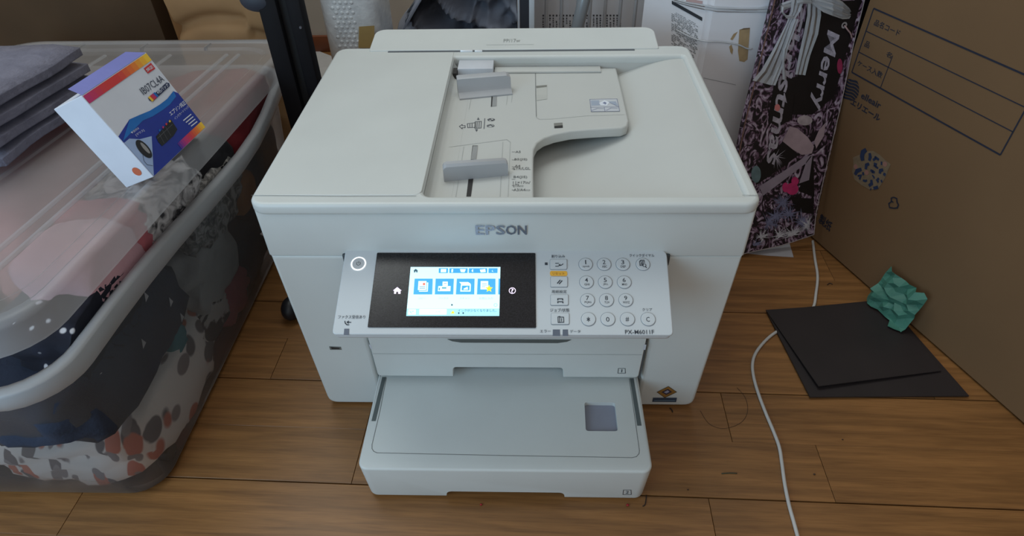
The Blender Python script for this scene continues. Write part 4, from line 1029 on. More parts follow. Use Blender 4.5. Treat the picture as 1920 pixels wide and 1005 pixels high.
# ================================================================== BACKGROUND CLUTTER behind the printer
# bubble-wrapped bundle
BW = thing('wrapped_bundle', 'white bundle in glossy bubble wrap behind the printer', 'bundle', (-0.33, 0.80, 0))
Pw = Plane((0, 0.74, 0), (0, 1, 0)); wx0 = Pw.at(600, 40).x; wx1 = Pw.at(708, 40).x
BUB = mat('bubble_wrap_plastic', rgb(240, 244, 246), 0.25, 0.10, 40, bump=0.9, bscale=90)
box('bundle_body', (wx0, 0.74, 0.0005), (wx1, 0.90, 0.62), BUB, BW, bev=0.03, seg=5)
def bubbles():
    bm = bmesh.new(); rb_ = random.Random(5)
    for i in range(int((wx1 - wx0 - 0.06) / 0.011)):
        for j in range(40):
            x = wx0 + 0.03 + i * 0.011 + (0.0055 if j % 2 else 0); z = 0.2 + j * 0.0095
            bmesh.ops.create_icosphere(bm, subdivisions=1, radius=0.0046, matrix=Matrix.Translation((x, 0.7405, z)) @ Matrix.Diagonal((1, 0.35, 1, 1)))
    o = from_bm('bubbles', bm, BUB, BW, smooth=True); o['kind'] = 'stuff'
bubbles()
px_poly('kraft_label', Plane((0, 0.7395, 0), (0, 1, 0)), [(673, 50), (702, 48), (702, 90), (672, 90)], mat('label_tan', rgb(190, 160, 100), 0.7), BW, 0.004)
# grey cloth heap inside a clear case
Pc = Plane((0, 0.66, 0), (0, 1, 0)); Pb = lambda u, v: Pc.at(u, v)
CLG = mat('slate_grey_cotton', rgb(138, 142, 154), 0.95, 0.12, 14, bump=0.25, bscale=300)
cx0, cx1 = Pb(692, 40).x, Pb(968, 40).x
def cgrid(u, v):
    # draped, creased fabric slope rising away from the printer
    z = 0.004 + v * 0.56; xs_ = cx0 + max(0.0, z - 0.262) * 0.85; x = xs_ + u * (cx1 - xs_)
    edge_ = max(0.0, 0.28 - u) / 0.28
    y = 0.62 + v * 0.16 + edge_ * edge_ * 0.14
    f1 = abs(noise.noise(V((x * 13 + z * 12, z * 13 - x * 7, 1.5)))); f2 = abs(noise.noise(V((x * 30 - z * 22, z * 26 + x * 9, 4.1))))
    y += 0.16 * f1 + 0.05 * f2
    z2 = max(0.002, z - edge_ * edge_ * 0.12 * v - 0.02 * f1 * v)
    return V((x, y, z2))
gc = grid('heaped_jacket', cgrid, 90, 70, CLG, thick=0.004); tag(gc, 'crumpled dark slate jacket heaped behind the printer', 'jacket')
# stand for the jacket heap: a clear case with a bright edge
CASE = thing('clear_case', 'clear plastic case with bright upright edge beside the jacket', 'case', (0.03, 0.7, 0))
CLR = frosted('clear_case_plastic', (0.75, 0.80, 0.86), 0.28, 0.12)
ex = Pb(972, 20).x; ex2 = Pb(996, 20).x
box('case_edge', (ex - 0.0015, 0.655, 0.0005), (ex + 0.0025, 0.662, 0.6), mat('case_edge_white', rgb(196, 204, 214), 0.3), CASE, bev=0.001)
box('case_side', (ex + 0.0028, 0.657, 0.0005), (ex2 - 0.004, 0.662, 0.6), mat('case_dark_side', rgb(58, 62, 72), 0.4), CASE)
box('case_corner', (ex2 - 0.004, 0.653, 0.0005), (ex2 + 0.006, 0.664, 0.6), mat('case_bright_corner', rgb(222, 232, 240), 0.2), CASE, bev=0.002)
box('case_wall', (ex - 0.001, 0.663, 0.0005), (ex + 0.0015, 0.76, 0.6), CLR, CASE)
box('case_wall', (ex2 + 0.0035, 0.665, 0.0005), (ex2 + 0.0055, 0.76, 0.6), CLR, CASE)
# white carton with vertical print, behind a wire rack
Pr = Plane((0, 0.78, 0), (0, 1, 0))
gx0, gx1 = Pr.at(1000, 40).x, Pr.at(1250, 40).x
WC = thing('printed_carton', 'white carton with columns of small print behind the wire rack', 'carton', ((gx0 + gx1) / 2, 0.87, 0))
box('carton_body', (gx0, 0.78, 0.0005), (gx1, 0.98, 0.62), mat('carton_grey_white', rgb(244, 243, 245), 0.7, 0.03, 10), WC, bev=0.002)
PRT = mat('carton_vertical_print', rgb(96, 94, 96), 0.7)
rp = random.Random(9)
bm = bmesh.new()
def pq(bm, pl, x0, y0, x1, y1, lift):
    bm.faces.new([bm.verts.new(pl.at(u, v, lift)) for u, v in ((x0, y0), (x1, y0), (x1, y1), (x0, y1))])
for k in range(24):
    x = 1017 + k * 6.3
    pq(bm, Pr, x, 27.5, x + 3.2, 31, 0.0006)
    y = 33
    while y < 62:
        h = rp.uniform(1.5, 4.5)
        if rp.random() < 0.8: pq(bm, Pr, x + rp.uniform(0, .5), y, x + 2.6 + rp.uniform(-.4, .5), y + h, 0.0006)
        y += h + 1.2
for x, y0, y1 in ((1207, 14, 60), (1227, 14, 80), (1236, 17, 80)):
    y = y0
    while y < y1:
        h = rp.uniform(2, 5); pq(bm, Pr, x, y, x + 3.6, y + h, 0.0006); y += h + 1.3
me = bpy.data.meshes.new('column_print'); bm.to_mesh(me); bm.free(); link('column_print', me, PRT, WC)
RK = thing('wire_rack', 'pale grey wire rack with upright bars behind the printer', 'rack', (0.2, 0.735, 0))
WIRE = mat('rack_wire_grey', rgb(196, 196, 198), 0.4)
Pq_ = Plane((0, 0.73, 0), (0, 1, 0))
for u in (1024, 1052, 1082, 1105, 1133, 1161, 1189, 1217, 1243):
    p = Pq_.at(u, 40); tube('bar', [(p.x, 0.73, 0.03), (p.x, 0.73, 0.63)], 0.0032, WIRE, RK, smooth_path=0)
tube('cross_bar', [(Pq_.at(1010, 40).x, 0.733, 0.03), (Pq_.at(1248, 40).x, 0.733, 0.03)], 0.004, WIRE, RK, smooth_path=0)
tube('cross_bar', [(Pq_.at(1010, 40).x, 0.733, 0.63), (Pq_.at(1248, 40).x, 0.733, 0.63)], 0.004, WIRE, RK, smooth_path=0)
for xx in (Pq_.at(1024, 40).x, Pq_.at(1243, 40).x): tube('leg', [(xx, 0.733, 0.0005), (xx, 0.733, 0.04)], 0.005, WIRE, RK, smooth_path=0)
Pt = Plane((0, 0.66, 0), (0, 1, 0)); pa, pb2 = Pt.at(1097, -8), Pt.at(1078, 70)
dirp = (pb2 - pa).normalized(); pend = pa + dirp * ((pa.z - 0.002) / -dirp.z) if dirp.z < 0 else pb2
tb = tube('metal_pipe', [pa - dirp * 0.25, pend], 0.0115, mat('pipe_silver', rgb(166, 174, 180), 0.3, 0.05, 20, metallic=0.3), N=20, smooth_path=0); tag(tb, 'slanting silver pipe leaning in front of the wire rack', 'pipe')
# white sheet on the floor behind the stand
fp = [zp(0.0015).at(*p) for p in ((588, 92), (640, 112), (625, 150), (585, 150))]
ps = poly('paper_sheet', fp, mat('paper_grey_white', rgb(176, 172, 168), 0.8), thick=0.001, n=(0, 0, 1)); tag(ps, 'white paper sheet on the floor behind the black stand', 'paper')

# ================================================================== WHITE CARTON + GIFT BAG tied with plastic string (right)
WCM = mat('white_carton_card', rgb(232, 233, 238), 0.6, 0.03, 12, bump=0.08, bscale=40)
C0 = V((0.296, 0.465, 0)); C1 = V((0.388, 0.452, 0)); Lf = V((0.213, 0.580, 0))
C2 = C1 + (Lf - C0)
WB2 = thing('white_carton', 'tall white carton with torn tape mark beside the gift bag', 'carton', (0.29, 0.5, 0))
bm = bmesh.new(); HB = 0.66
lo_ = [bm.verts.new(p + V((0, 0, 0.0005))) for p in (C0, C1, C2, Lf)]; hi_ = [bm.verts.new(p + V((0, 0, HB))) for p in (C0, C1, C2, Lf)]
bm.faces.new(lo_); bm.faces.new(hi_)
for k in range(4): bm.faces.new((lo_[k], lo_[(k + 1) % 4], hi_[(k + 1) % 4], hi_[k]))
bmesh.ops.bevel(bm, geom=bm.edges[:], offset=0.006, segments=3, affect='EDGES')
smooth_by_angle(from_bm('carton_body', bm, WCM, WB2))
WR = Plane(C0, (C1 - C0).cross(V((0, 0, 1)))); WL = Plane(C0, (C0 - Lf).cross(V((0, 0, 1))))
f8 = lambda x, y: (1240 + x * 0.19900, 0 + y * 0.19900)
lines('carton_fold', WR, [[f8(400, 735), f8(540, 765), f8(700, 800)]], 0.0008, mat('fold_grey', rgb(150, 152, 158), 0.6), WB2, 0.0006)
KR2 = mat('torn_kraft', rgb(176, 150, 112), 0.8, 0.15, 60)
px_poly('torn_patch', WR, [f8(735, 280), f8(775, 268), f8(835, 262), f8(812, 560), f8(780, 585), f8(735, 575), f8(722, 480)], KR2, WB2, 0.0007)
px_poly('torn_patch', WR, [f8(650, 370), f8(680, 320), f8(720, 298), f8(690, 350), f8(668, 380)], KR2, WB2, 0.0007)
px_poly('torn_patch', WR, [f8(640, 440), f8(660, 420), f8(676, 470), f8(668, 515), f8(650, 490)], KR2, WB2, 0.0007)
px_poly('torn_patch', WR, [f8(740, 282), f8(775, 266), f8(835, 262), f8(832, 272), f8(780, 280)], mat('torn_dark', rgb(120, 100, 76), 0.8), WB2, 0.001)
px_poly('black_band', WL, [f8(98, 5), f8(385, 165), f8(383, 198), f8(98, 38)], mat('band_black', rgb(52, 56, 62), 0.6), WB2, 0.0008)
bm = bmesh.new()
for r_ in range(22):
    x = 95; yb = 95 + r_ * 15.5
    while x < 330 - max(0, (r_ - 12) * 4):
        ln = rp.uniform(8, 30)
        if rp.random() < 0.75:
            y = yb + (x - 95) * 0.56; h = 7 if r_ > 2 else 5
            bm.faces.new([bm.verts.new(WL.at(*f8(a, b), 0.0007)) for a, b in ((x, y), (x + ln, y + ln * 0.56), (x + ln, y + h + ln * 0.56), (x, y + h))])
        x += ln + 6
me = bpy.data.meshes.new('small_print'); bm.to_mesh(me); bm.free(); link('small_print', me, mat('small_print_grey', rgb(120, 122, 124), 0.7), WB2)
lines('small_print', WL, [[f8(240, 2), f8(380, 22)]], 0.004, mat('print_rose', rgb(190, 160, 158), 0.7), WB2, 0.0007)

# gift bag: flattened paper bag standing on its side, leaning back
BLc = zp(0.0).at(1347, 489); TLc = Plane((0, 0.425, 0), (0, 1, 0)).at(1452, 0); BRc = V((0.520, 0.368, 0.026))
GP = Plane(BLc, (BRc - BLc).cross(TLc - BLc))
GN = GP.n
BAGP = pattern('gift_bag_print', [(0.0, rgb(14, 10, 14)), (0.47, rgb(24, 16, 24)), (0.51, rgb(84, 60, 80)), (0.57, rgb(140, 118, 142)), (0.68, rgb(186, 178, 194))], 62, distort=3.0, detail=8, rough=0.45, stretch=(1, 1, 0.7))
GB = thing('gift_bag', 'dark purple gift bag with silver season greeting standing on its side', 'gift bag', BLc)
def gp(u, v, l=0.0): return GP.at(u, v, l)
tl2 = gp(1452, 0) + (gp(1452, 0) - gp(1395, 235)) * 0.45; tr2 = gp(1622, 0) + (gp(1622, 0) - gp(1577, 200)) * 0.55
out_px = [(1347, 489), (1404, 474), (1466, 461), (1527, 441), (1529, 420), (1533, 395), (1550, 320), (1577, 200), (1602, 80), (1622, 0)]
bp_ = [gp(*p) for p in out_px] + [tr2, tl2] + [gp(1452, 0), gp(1395, 235)]
poly('bag_panel', bp_, BAGP, GB, 0.012, GN)
GOLD = mat('bag_edge_brown', rgb(120, 92, 84), 0.6)
lines('bag_edge', GP, [[(1348, 489), (1396, 235), (1453, 0)]], 0.0022, GOLD, GB, 0.0006)
lines('bag_edge', GP, [[(1349, 488), (1406, 473), (1466, 460), (1526, 440)], [(1526, 440), (1530, 400), (1548, 320), (1576, 200), (1601, 80), (1621, 0)]], 0.0014, mat('bag_edge_pale', rgb(176, 168, 168), 0.6), GB, 0.0006)
DARKP = mat('bag_black_ground', rgb(16, 12, 16), 0.45, 0.3, 60)
SILV = mat('bag_silver_print', rgb(170, 166, 180), 0.4, 0.25, 150)
# dark ground patches that the print leaves free
fb1 = lambda x, y: (1380 + x * 0.23885, y * 0.23881)       # crop [1380,0,1680,240]
fb2 = lambda x, y: (1380 + x * 0.26858, 230 + y * 0.26866)  # crop [1380,230,1680,500]
px_poly('dark_ground', GP, [fb1(560, 20), fb1(985, 0), fb1(900, 300), fb1(770, 760), fb1(600, 900), fb1(440, 900), fb1(480, 600)], DARKP, GB, 0.0004)
px_poly('dark_ground', GP, [fb1(300, 640), fb1(480, 600), fb1(440, 930), fb1(330, 1000), fb1(250, 950)], DARKP, GB, 0.0004)
px_poly('dark_ground', GP, [fb2(120, 330), fb2(330, 130), fb2(440, 225), fb2(340, 300), fb2(150, 430)], DARKP, GB, 0.0004)
px_poly('dark_ground', GP, [fb2(450, 430), fb2(500, 240), fb2(540, 230), fb2(548, 520), fb2(440, 480)], DARKP, GB, 0.0004)
px_poly('dark_ground', GP, [fb2(380, 520), fb2(540, 530), fb2(545, 640), fb2(420, 620)], DARKP, GB, 0.00045)
# lettering runs down the panel: one letter at a time along its column
def greet(body, start, end, hpx, bold):
    """letters rotated a quarter turn, reading downwards from start to end (pixels of the baseline)"""
    text('bag_lettering', body, GP, start, end, hpx, SILV, GB, 0.0008, bold, 0.25)
greet('Merry', fb1(690, 235), fb1(560, 880), fb1(830, 200), 0.02)
greet('Christmas', fb1(430, 10), fb2(205, 300), fb1(545, 38), 0.02)
# printed bow
PB1 = mat('bow_print', rgb(170, 152, 162), 0.4, 0.12, 40); PB2 = mat('bow_print_pale', rgb(150, 140, 156), 0.4, 0.12, 40)
px_poly('printed_bow', GP, [fb2(325, 130), fb2(375, 25), fb2(430, 40), fb2(500, 100), fb2(545, 165), fb2(530, 215), fb2(460, 225), fb2(400, 190)], PB1, GB, 0.001)
px_poly('printed_bow', GP, [fb2(545, 130), fb2(580, 50), fb2(625, 0), fb2(615, 90), fb2(560, 180)], PB1, GB, 0.001)
px_poly('printed_bow', GP, [fb2(160, 445), fb2(330, 340), fb2(470, 245), fb2(525, 225), fb2(480, 290), fb2(190, 510)], PB2, GB, 0.0012)
px_poly('printed_bow', GP, [fb2(485, 290), fb2(535, 225), fb2(510, 400), fb2(440, 425)], PB2, GB, 0.0012)
MAG = mat('bauble_pink_print', rgb(190, 50, 110), 0.4, 0.2, 60)
def blob_px(f, cx, cy, rx, ry, m, lift, nm, n=18):
    px_poly(nm, GP, [f(cx + rx * math.cos(2 * PI * k / n), cy + ry * math.sin(2 * PI * k / n)) for k in range(n)], m, GB, lift)
blob_px(fb2, 392, 462, 44, 42, MAG, 0.0014, 'printed_bauble'); blob_px(fb2, 345, 452, 22, 34, MAG, 0.0013, 'printed_bauble'); blob_px(fb2, 412, 408, 26, 30, MAG, 0.0013, 'printed_bauble')
blob_px(fb1, 815, 520, 22, 60, mat('bauble_rose_print', rgb(150, 46, 84), 0.4, 0.3, 60), 0.0009, 'printed_bauble'); blob_px(fb1, 325, 845, 22, 28, mat('bauble_salmon_print', rgb(214, 130, 130), 0.4), 0.0012, 'printed_bauble')
blob_px(fb1, 540, 945, 60, 40, mat('bauble_silver_print', rgb(176, 166, 172), 0.4, 0.2, 80), 0.0009, 'printed_bauble')
blob_px(fb2, 140, 360, 34, 60, mat('bauble_teal_print', rgb(96, 120, 126), 0.4, 0.3, 80), 0.0009, 'printed_bauble')
# snowy fir needles at the foot of the bag
rn = random.Random(11)
def needles(cx, cy, n, l0, l1, m, nm, a0=0, a1=2 * PI):
    bm = bmesh.new()
    for k in range(n):
        a = rn.uniform(a0, a1); L_ = rn.uniform(l0, l1); x0, y0 = cx + rn.uniform(-14, 14), cy + rn.uniform(-10, 10)
        x1, y1 = x0 + L_ * math.cos(a), y0 + L_ * math.sin(a); px_, py_ = -math.sin(a) * 3.2, math.cos(a) * 3.2
        pts = [(x0 - px_, y0 - py_), (x1, y1), (x0 + px_, y0 + py_)]
        pts = [p for p in pts]
        pp = [fb2(*p) for p in pts]
        if any(p[0] < 1408 + (470 - p[1]) * 0.25 or p[0] > 1526 or p[1] > 466 - (p[0] - 1405) * 0.26 for p in pp): continue
        bm.faces.new([bm.verts.new(GP.at(*p, 0.0010 + rn.uniform(0, 0.0004))) for p in pp])
    if len(bm.faces): 
        me = bpy.data.meshes.new(nm); bm.to_mesh(me); bm.free(); o = link(nm, me, m, GB); o['kind'] = 'stuff'
NB1 = mat('needle_blue_print', rgb(120, 124, 156), 0.5, 0.2, 90); NB2 = mat('needle_white_print', rgb(196, 198, 208), 0.5, 0.1, 90)
for cx, cy, m_ in ((280, 650, NB1), (370, 640, NB1), (460, 690, NB1), (230, 700, NB1), (500, 720, NB2), (300, 790, NB2), (400, 780, NB2), (180, 800, NB2), (130, 850, NB1), (330, 560, NB1), (240, 170, SILV), (270, 240, SILV), (120, 100, SILV)):
    needles(cx, cy, 46, 30, 95, m_, 'printed_needles')
# eyelet of the bag handle
ec = gp(*fb1(850, 198), 0.0014); ring('eyelet', ec, 0.0022, 0.0046, GN, mat('eyelet_silver', rgb(190, 188, 192), 0.3, metallic=0.5), GB, 20)
hc_ = [gp(*fb1(x, y), 0.002 + l) for x, y, l in ((852, 200, 0), (875, 232, .003), (900, 265, .002), (908, 298, 0))]
tube('bag_cord', hc_, 0.0011, mat('cord_rose', rgb(170, 140, 140), 0.7), GB, N=6, smooth_path=4)

tag(lump('dark_gap_filler', (0.545, 0.60, 0.33), (0.075, 0.075, 0.335), mat('filler_black', rgb(16, 15, 17), 0.8, 0.2, 20), 31, amp=0.05, p=6, loc=(0.545, 0.60, 0)), 'black sack added to darken the gap between gift bag and brown carton', 'filler')  # added black lump so the gap reads dark; nothing solid known there
# plastic string: flat translucent tape tied in a bow around carton and bag
TAPE = frosted('white_plastic_tape', (0.80, 0.83, 0.86), 0.80, 0.3)
STR = thing('plastic_string', 'white flat plastic string tied in a bow around carton and gift bag', 'string', tuple(gp(1510, 10, 0.01)))
def ribbon(name, rows, across=5, crease=0.0016):
    """rows: (left pixel, right pixel, lift) or explicit points; a creased strip"""
    bm = bmesh.new(); vs = []
    for i, (a, b, pl, l) in enumerate(rows):
        A = pl.at(*a, l) if not isinstance(a, Vector) else a; B = pl.at(*b, l) if not isinstance(b, Vector) else b
        vs.append([bm.verts.new(A.lerp(B, k / across) + pl.n * (crease * ((k % 2) - 0.5 + 0.4 * math.sin(i * 1.7 + k)))) for k in range(across + 1)])
    for r0_, r1_ in zip(vs, vs[1:]):
        for k in range(across): bm.faces.new((r0_[k], r0_[k + 1], r1_[k + 1], r1_[k]))
    bmesh.ops.solidify(bm, geom=bm.faces[:], thickness=0.0004)
    return from_bm(name, bm, TAPE, STR)
ribbon('band', [((1262, -4), (1262, 4), WL, 0.003), ((1290, 4), (1290, 12), WL, 0.003), ((1322, 9), (1321, 19), WL, 0.004), ((1345, 13), (1345, 23), WR, 0.004), ((1385, 15), (1385, 24), WR, 0.003), ((1420, 15), (1420, 24), WR, 0.004), ((1440, 12), (1442, 24), WR, 0.006), ((1466, 6), (1468, 20), GP, 0.006), ((1500, -6), (1500, 8), GP, 0.012)], 4, 0.001)
ribbon('tail', [(fb1(440, -10), fb1(540, -10), GP, 0.014), (fb1(430, 90), fb1(500, 90), GP, 0.012), (fb1(395, 190), fb1(440, 180), GP, 0.010), (fb1(300, 380), fb1(375, 395), GP, 0.008), (fb1(200, 550), fb1(310, 600), GP, 0.007), (fb1(130, 632), fb1(262, 665), GP, 0.008)])
ribbon('tail', [(fb1(455, 150), fb1(490, 150), GP, 0.012), (fb1(380, 370), fb1(410, 375), GP, 0.010), (fb1(340, 500), fb1(372, 505), GP, 0.008), (fb1(268, 668), fb1(305, 670), GP, 0.009)], 3)
ribbon('tail', [(fb1(372, 380), fb1(392, 380), GP, 0.011), (fb1(362, 480), fb1(384, 480), GP, 0.010), (fb1(368, 625), fb1(398, 632), GP, 0.009)], 2)
ribbon('tail', [(fb1(565, -10), fb1(660, -10), GP, 0.015), (fb1(560, 120), fb1(665, 120), GP, 0.012), (fb1(535, 260), fb1(640, 270), GP, 0.010), (fb1(505, 400), fb1(590, 410), GP, 0.009), (fb1(485, 480), fb1(580, 440), GP, 0.009), (fb1(465, 585), fb1(540, 590), GP, 0.010)])
ribbon('loop', [(fb1(570, -40), fb1(600, 40), GP, 0.016), (fb1(660, -50), fb1(680, 95), GP, 0.022), (fb1(760, -30), fb1(760, 125), GP, 0.026), (fb1(840, 10), fb1(835, 150), GP, 0.022), (fb1(885, 55), fb1(880, 145), GP, 0.014), (fb1(900, 85), fb1(896, 125), GP, 0.008)], 7, 0.003)
ribbon('loop', [(fb1(430, 60), fb1(440, 30), GP, 0.010), (fb1(380, 60), fb1(350, 45), GP, 0.014), (fb1(375, 95), fb1(350, 95), GP, 0.016), (fb1(400, 120), fb1(395, 145), GP, 0.014), (fb1(440, 120), fb1(460, 145), GP, 0.012)], 3)
ribbon('knot', [(fb1(470, -30), fb1(480, 40), GP, 0.018), (fb1(530, -35), fb1(530, 30), GP, 0.021), (fb1(600, -30), fb1(590, 30), GP, 0.018)], 4, 0.003)
tube('lower_string', [WL.at(*f8(140, 280), 0.003), WL.at(*f8(300, 360), 0.003), WR.at(*f8(420, 390), 0.004), WR.at(*f8(560, 395), 0.003), WR.at(*f8(720, 420), 0.003), WR.at(*f8(800, 455), 0.003), WR.at(*f8(850, 462), 0.003)], 0.0012, TAPE, STR, N=6)

# ================================================================== BROWN CARTON (right)
CA = V((0.528 + 0.008, 0.372 + 0.003, 0)); CBd = V((0.593 + 0.008, 0.193 + 0.003, 0))
ce = (CBd - CA).normalized(); cn = V((-ce.y, ce.x, 0)); 
if cn.dot(CAM - CA) < 0: cn = -cn
S0, S1, CDEP, CHT = (Plane(CA, cn).at(1628, 2) - CA).dot(ce), 0.62, 0.36, 0.62
CT = thing('cardboard_carton', 'large brown cardboard tissue carton with dark blue printing', 'carton', CA + ce * 0.3 - cn * 0.18)
KRD = mat('brown_corrugated_card', rgb(116, 89, 60), 0.8, 0.05, 6, bump=0.05, bscale=120)
bm = bmesh.new()
base = [CA + ce * S0, CA + ce * S1, CA + ce * S1 - cn * CDEP, CA + ce * S0 - cn * CDEP]
lo_ = [bm.verts.new(p + V((0, 0, 0.0015))) for p in base]; hi_ = [bm.verts.new(p + V((0, 0, CHT))) for p in base]
bm.faces.new(lo_); bm.faces.new(hi_)
for k in range(4): bm.faces.new((lo_[k], lo_[(k + 1) % 4], hi_[(k + 1) % 4], hi_[k]))
bmesh.ops.bevel(bm, geom=bm.edges[:], offset=0.003, segments=2, affect='EDGES')
smooth_by_angle(from_bm('carton_body', bm, KRD, CT))
KP = Plane(CA, cn)
PBL = mat('carton_print_blue', rgb(30, 36, 54), 0.7, 0.1, 80)
PBL2 = mat('carton_print_navy', rgb(34, 50, 84), 0.7, 0.1, 80)
fk = lambda x, y: (1560 + x * 0.23891, y * 0.23881)     # crop [1560,0,1700,240]
def extend(a, b, k): return (a[0] + (b[0] - a[0]) * k, a[1] + (b[1] - a[1]) * k)
# table frame: rules run on along the carton beyond the photo's edge
KUV = lambda s, z: CA + ce * s + V((0, 0, z)) + cn * 0.0004
def k_sz(u, v): p = KP.at(u, v) - CA; return (p.dot(ce), p.z)
tl_, bl_ = k_sz(*fk(338, 70)), k_sz(*fk(148, 562)); tr_ = k_sz(*fk(488, 132)); m1 = k_sz(*fk(282, 250)); m2 = k_sz(*fk(212, 408)); vx = k_sz(*fk(388, 672)); 
def bar(nm, s0, z0, s1, z1, wd):
    a, b = KUV(s0, z0), KUV(s1, z1); d = (b - a).normalized(); n_ = cn.cross(d) * wd / 2
    poly(nm, [a - n_, b - n_, b + n_, a + n_], PBL, CT)
sL = (tl_[0] + bl_[0]) / 2; SE = sL + 0.26
for z, wd in ((tl_[1], 0.0022), (m1[1], 0.0013), (m2[1], 0.0013), (bl_[1], 0.0022)): bar('table_rule', sL, z, SE, z, wd)
bar('table_rule', sL, tl_[1], sL, bl_[1], 0.0018); bar('table_rule', SE, tl_[1], SE, bl_[1], 0.0018); bar('table_rule', vx[0], m1[1] * 0.0 + m2[1] + (m1[1] - m2[1]) * 0.55, vx[0], bl_[1], 0.0012)
def ktext(body, s0, s1, z0, z1, m=PBL, bold=0.01):
    me = text_mesh(body, bold); co = [v.co for v in me.vertices]
    x0, x1 = min(c.x for c in co), max(c.x for c in co); y0, y1 = min(c.y for c in co), max(c.y for c in co)
    for v in me.vertices: v.co = KUV(s0 + (s1 - s0) * (v.co.x - x0) / (x1 - x0), z0 + (z1 - z0) * (v.co.y - y0) / (y1 - y0))
    link('carton_lettering', me, m, CT)
def ktxt_px(body, p0, p1, ptop, m=PBL, bold=0.01, ext=1.0):
    a = k_sz(*p0); b = k_sz(*p1); t_ = k_sz(*ptop); s1 = a[0] + (b[0] - a[0]) * ext
    z0 = (a[1] + b[1]) / 2
    ktext(body, a[0], s1, z0, z0 + abs(t_[1] - a[1]), m, bold)
ktxt_px('品名コード', fk(325, 205), fk(492, 262), fk(338, 155), ext=1.22)
ktxt_px('品', fk(252, 365), fk(288, 380), fk(268, 318)); ktxt_px('名', fk(422, 442), fk(462, 458), fk(436, 400))
ktxt_px('ケース入数', fk(192, 520), fk(390, 610), fk(208, 475))
ktxt_px('elleair', fk(222, 775), fk(378, 850), fk(240, 728), bold=0.02)
ktxt_px('エリエール', fk(140, 825), fk(372, 948), fk(160, 782), bold=0.03)
ktxt_px('製紙', (1533, 418), (1556, 434), (1536, 398), bold=0.02)
# striped round emblem
ecs = k_sz(*fk(145, 705)); em = KUV(ecs[0], ecs[1])
bm = bmesh.new(); RE = 0.0175
for i in range(7):
    y0 = -0.9 + i * 0.27; y1 = y0 + 0.185
    top, bot = [], []
    for k in range(13):
        for lst, yy in ((bot, y0), (top, y1)):
            yy2 = min(0.999, max(-0.999, yy)); hw = math.sqrt(1 - yy2 * yy2); xx = hw * (-1 + 2 * k / 12)
            lst.append(em + ce * (xx * RE) + V((0, 0, (yy + 0.07 * math.sin(xx * 4)) * RE)))
    vb = [bm.verts.new(p) for p in bot]; vt = [bm.verts.new(p) for p in top]
    for k in range(12): bm.faces.new((vb[k], vb[k + 1], vt[k + 1], vt[k]))
me = bpy.data.meshes.new('striped_emblem'); bm.to_mesh(me); bm.free(); link('striped_emblem', me, PBL, CT)
# round badge of brushed characters
fh = lambda x, y: (1570 + x * 0.15912, 260 + y * 0.15920)   # crop [1570,260,1700,420]
def kpoly(nm, pts, m, lift=0.0004): poly(nm, [KP.at(*fh(*p), lift) for p in pts], m, CT)
kpoly('badge_ground', [(185, 220), (260, 190), (330, 150), (420, 145), (500, 190), (560, 250), (630, 300), (600, 370), (570, 450), (530, 520), (480, 590), (380, 600), (280, 545), (200, 480), (175, 390), (190, 300)], mat('badge_grey', rgb(124, 108, 86), 0.8, 0.15, 120), 0.0004)
def stroke(pts, wd, m=PBL2):
    P_ = [KP.at(*fh(*p), 0.0008) for p in pts]; bm = bmesh.new()
    L_, R_ = [], []
    for i, p in enumerate(P_):
        d = (P_[min(i + 1, len(P_) - 1)] - P_[max(i - 1, 0)]).normalized(); s = cn.cross(d) * wd * 0.5 * (0.75 if i in (0, len(P_) - 1) else 1)
        L_.append(bm.verts.new(p + s)); R_.append(bm.verts.new(p - s))
    for k in range(len(P_) - 1): bm.faces.new((L_[k], L_[k + 1], R_[k + 1], R_[k]))
    me = bpy.data.meshes.new('brush_stroke'); bm.to_mesh(me); bm.free(); link('brush_stroke', me, m, CT)
for pts, wd in ((((340, 130), (300, 160), (290, 210), (300, 260)), 0.0085), (((380, 170), (388, 215), (375, 260)), 0.006), (((420, 255), (455, 225), (490, 250)), 0.005), (((445, 205), (455, 240)), 0.004), (((375, 295), (340, 310), (335, 360)), 0.006),
                (((430, 290), (460, 300), (450, 330), (430, 310), (480, 350)), 0.004), (((520, 270), (520, 310)), 0.004), (((285, 360), (230, 380), (208, 425)), 0.007), (((300, 395), (308, 430)), 0.005), (((240, 440), (280, 430), (260, 480)), 0.005), (((390, 370), (440, 400)), 0.005), (((420, 370), (410, 405)), 0.004),
                (((540, 365), (505, 375), (500, 410)), 0.006), (((560, 405), (550, 435)), 0.006), (((400, 485), (405, 530), (370, 555)), 0.006), (((490, 465), (468, 490), (485, 515)), 0.005), (((515, 485), (525, 515)), 0.004), (((425, 585), (480, 570)), 0.0065), (((388, 590), (396, 600)), 0.005), (((300, 490), (330, 500), (350, 490)), 0.004), (((410, 430), (430, 450), (435, 470)), 0.003)):
    stroke(pts, wd)
for k, (x, y) in enumerate(((215, 330), (560, 300), (345, 400))):
    c_ = KP.at(*fh(x, y), 0.0007); bm = bmesh.new(); bm.faces.new([bm.verts.new(p) for p in disc_pts(c_, 0.004, cn, N=12)]); from_bm('badge_dot', bm, mat('badge_pinkish', rgb(150, 110, 100), 0.8), CT)
stroke(((665, 690), (635, 700), (635, 735), (660, 750)), 0.0024, PBL); stroke(((640, 740), (605, 765), (615, 810), (665, 820)), 0.0024, PBL); stroke(((665, 690), (700, 705), (702, 745), (720, 780), (705, 815), (665, 820)), 0.0024, PBL)

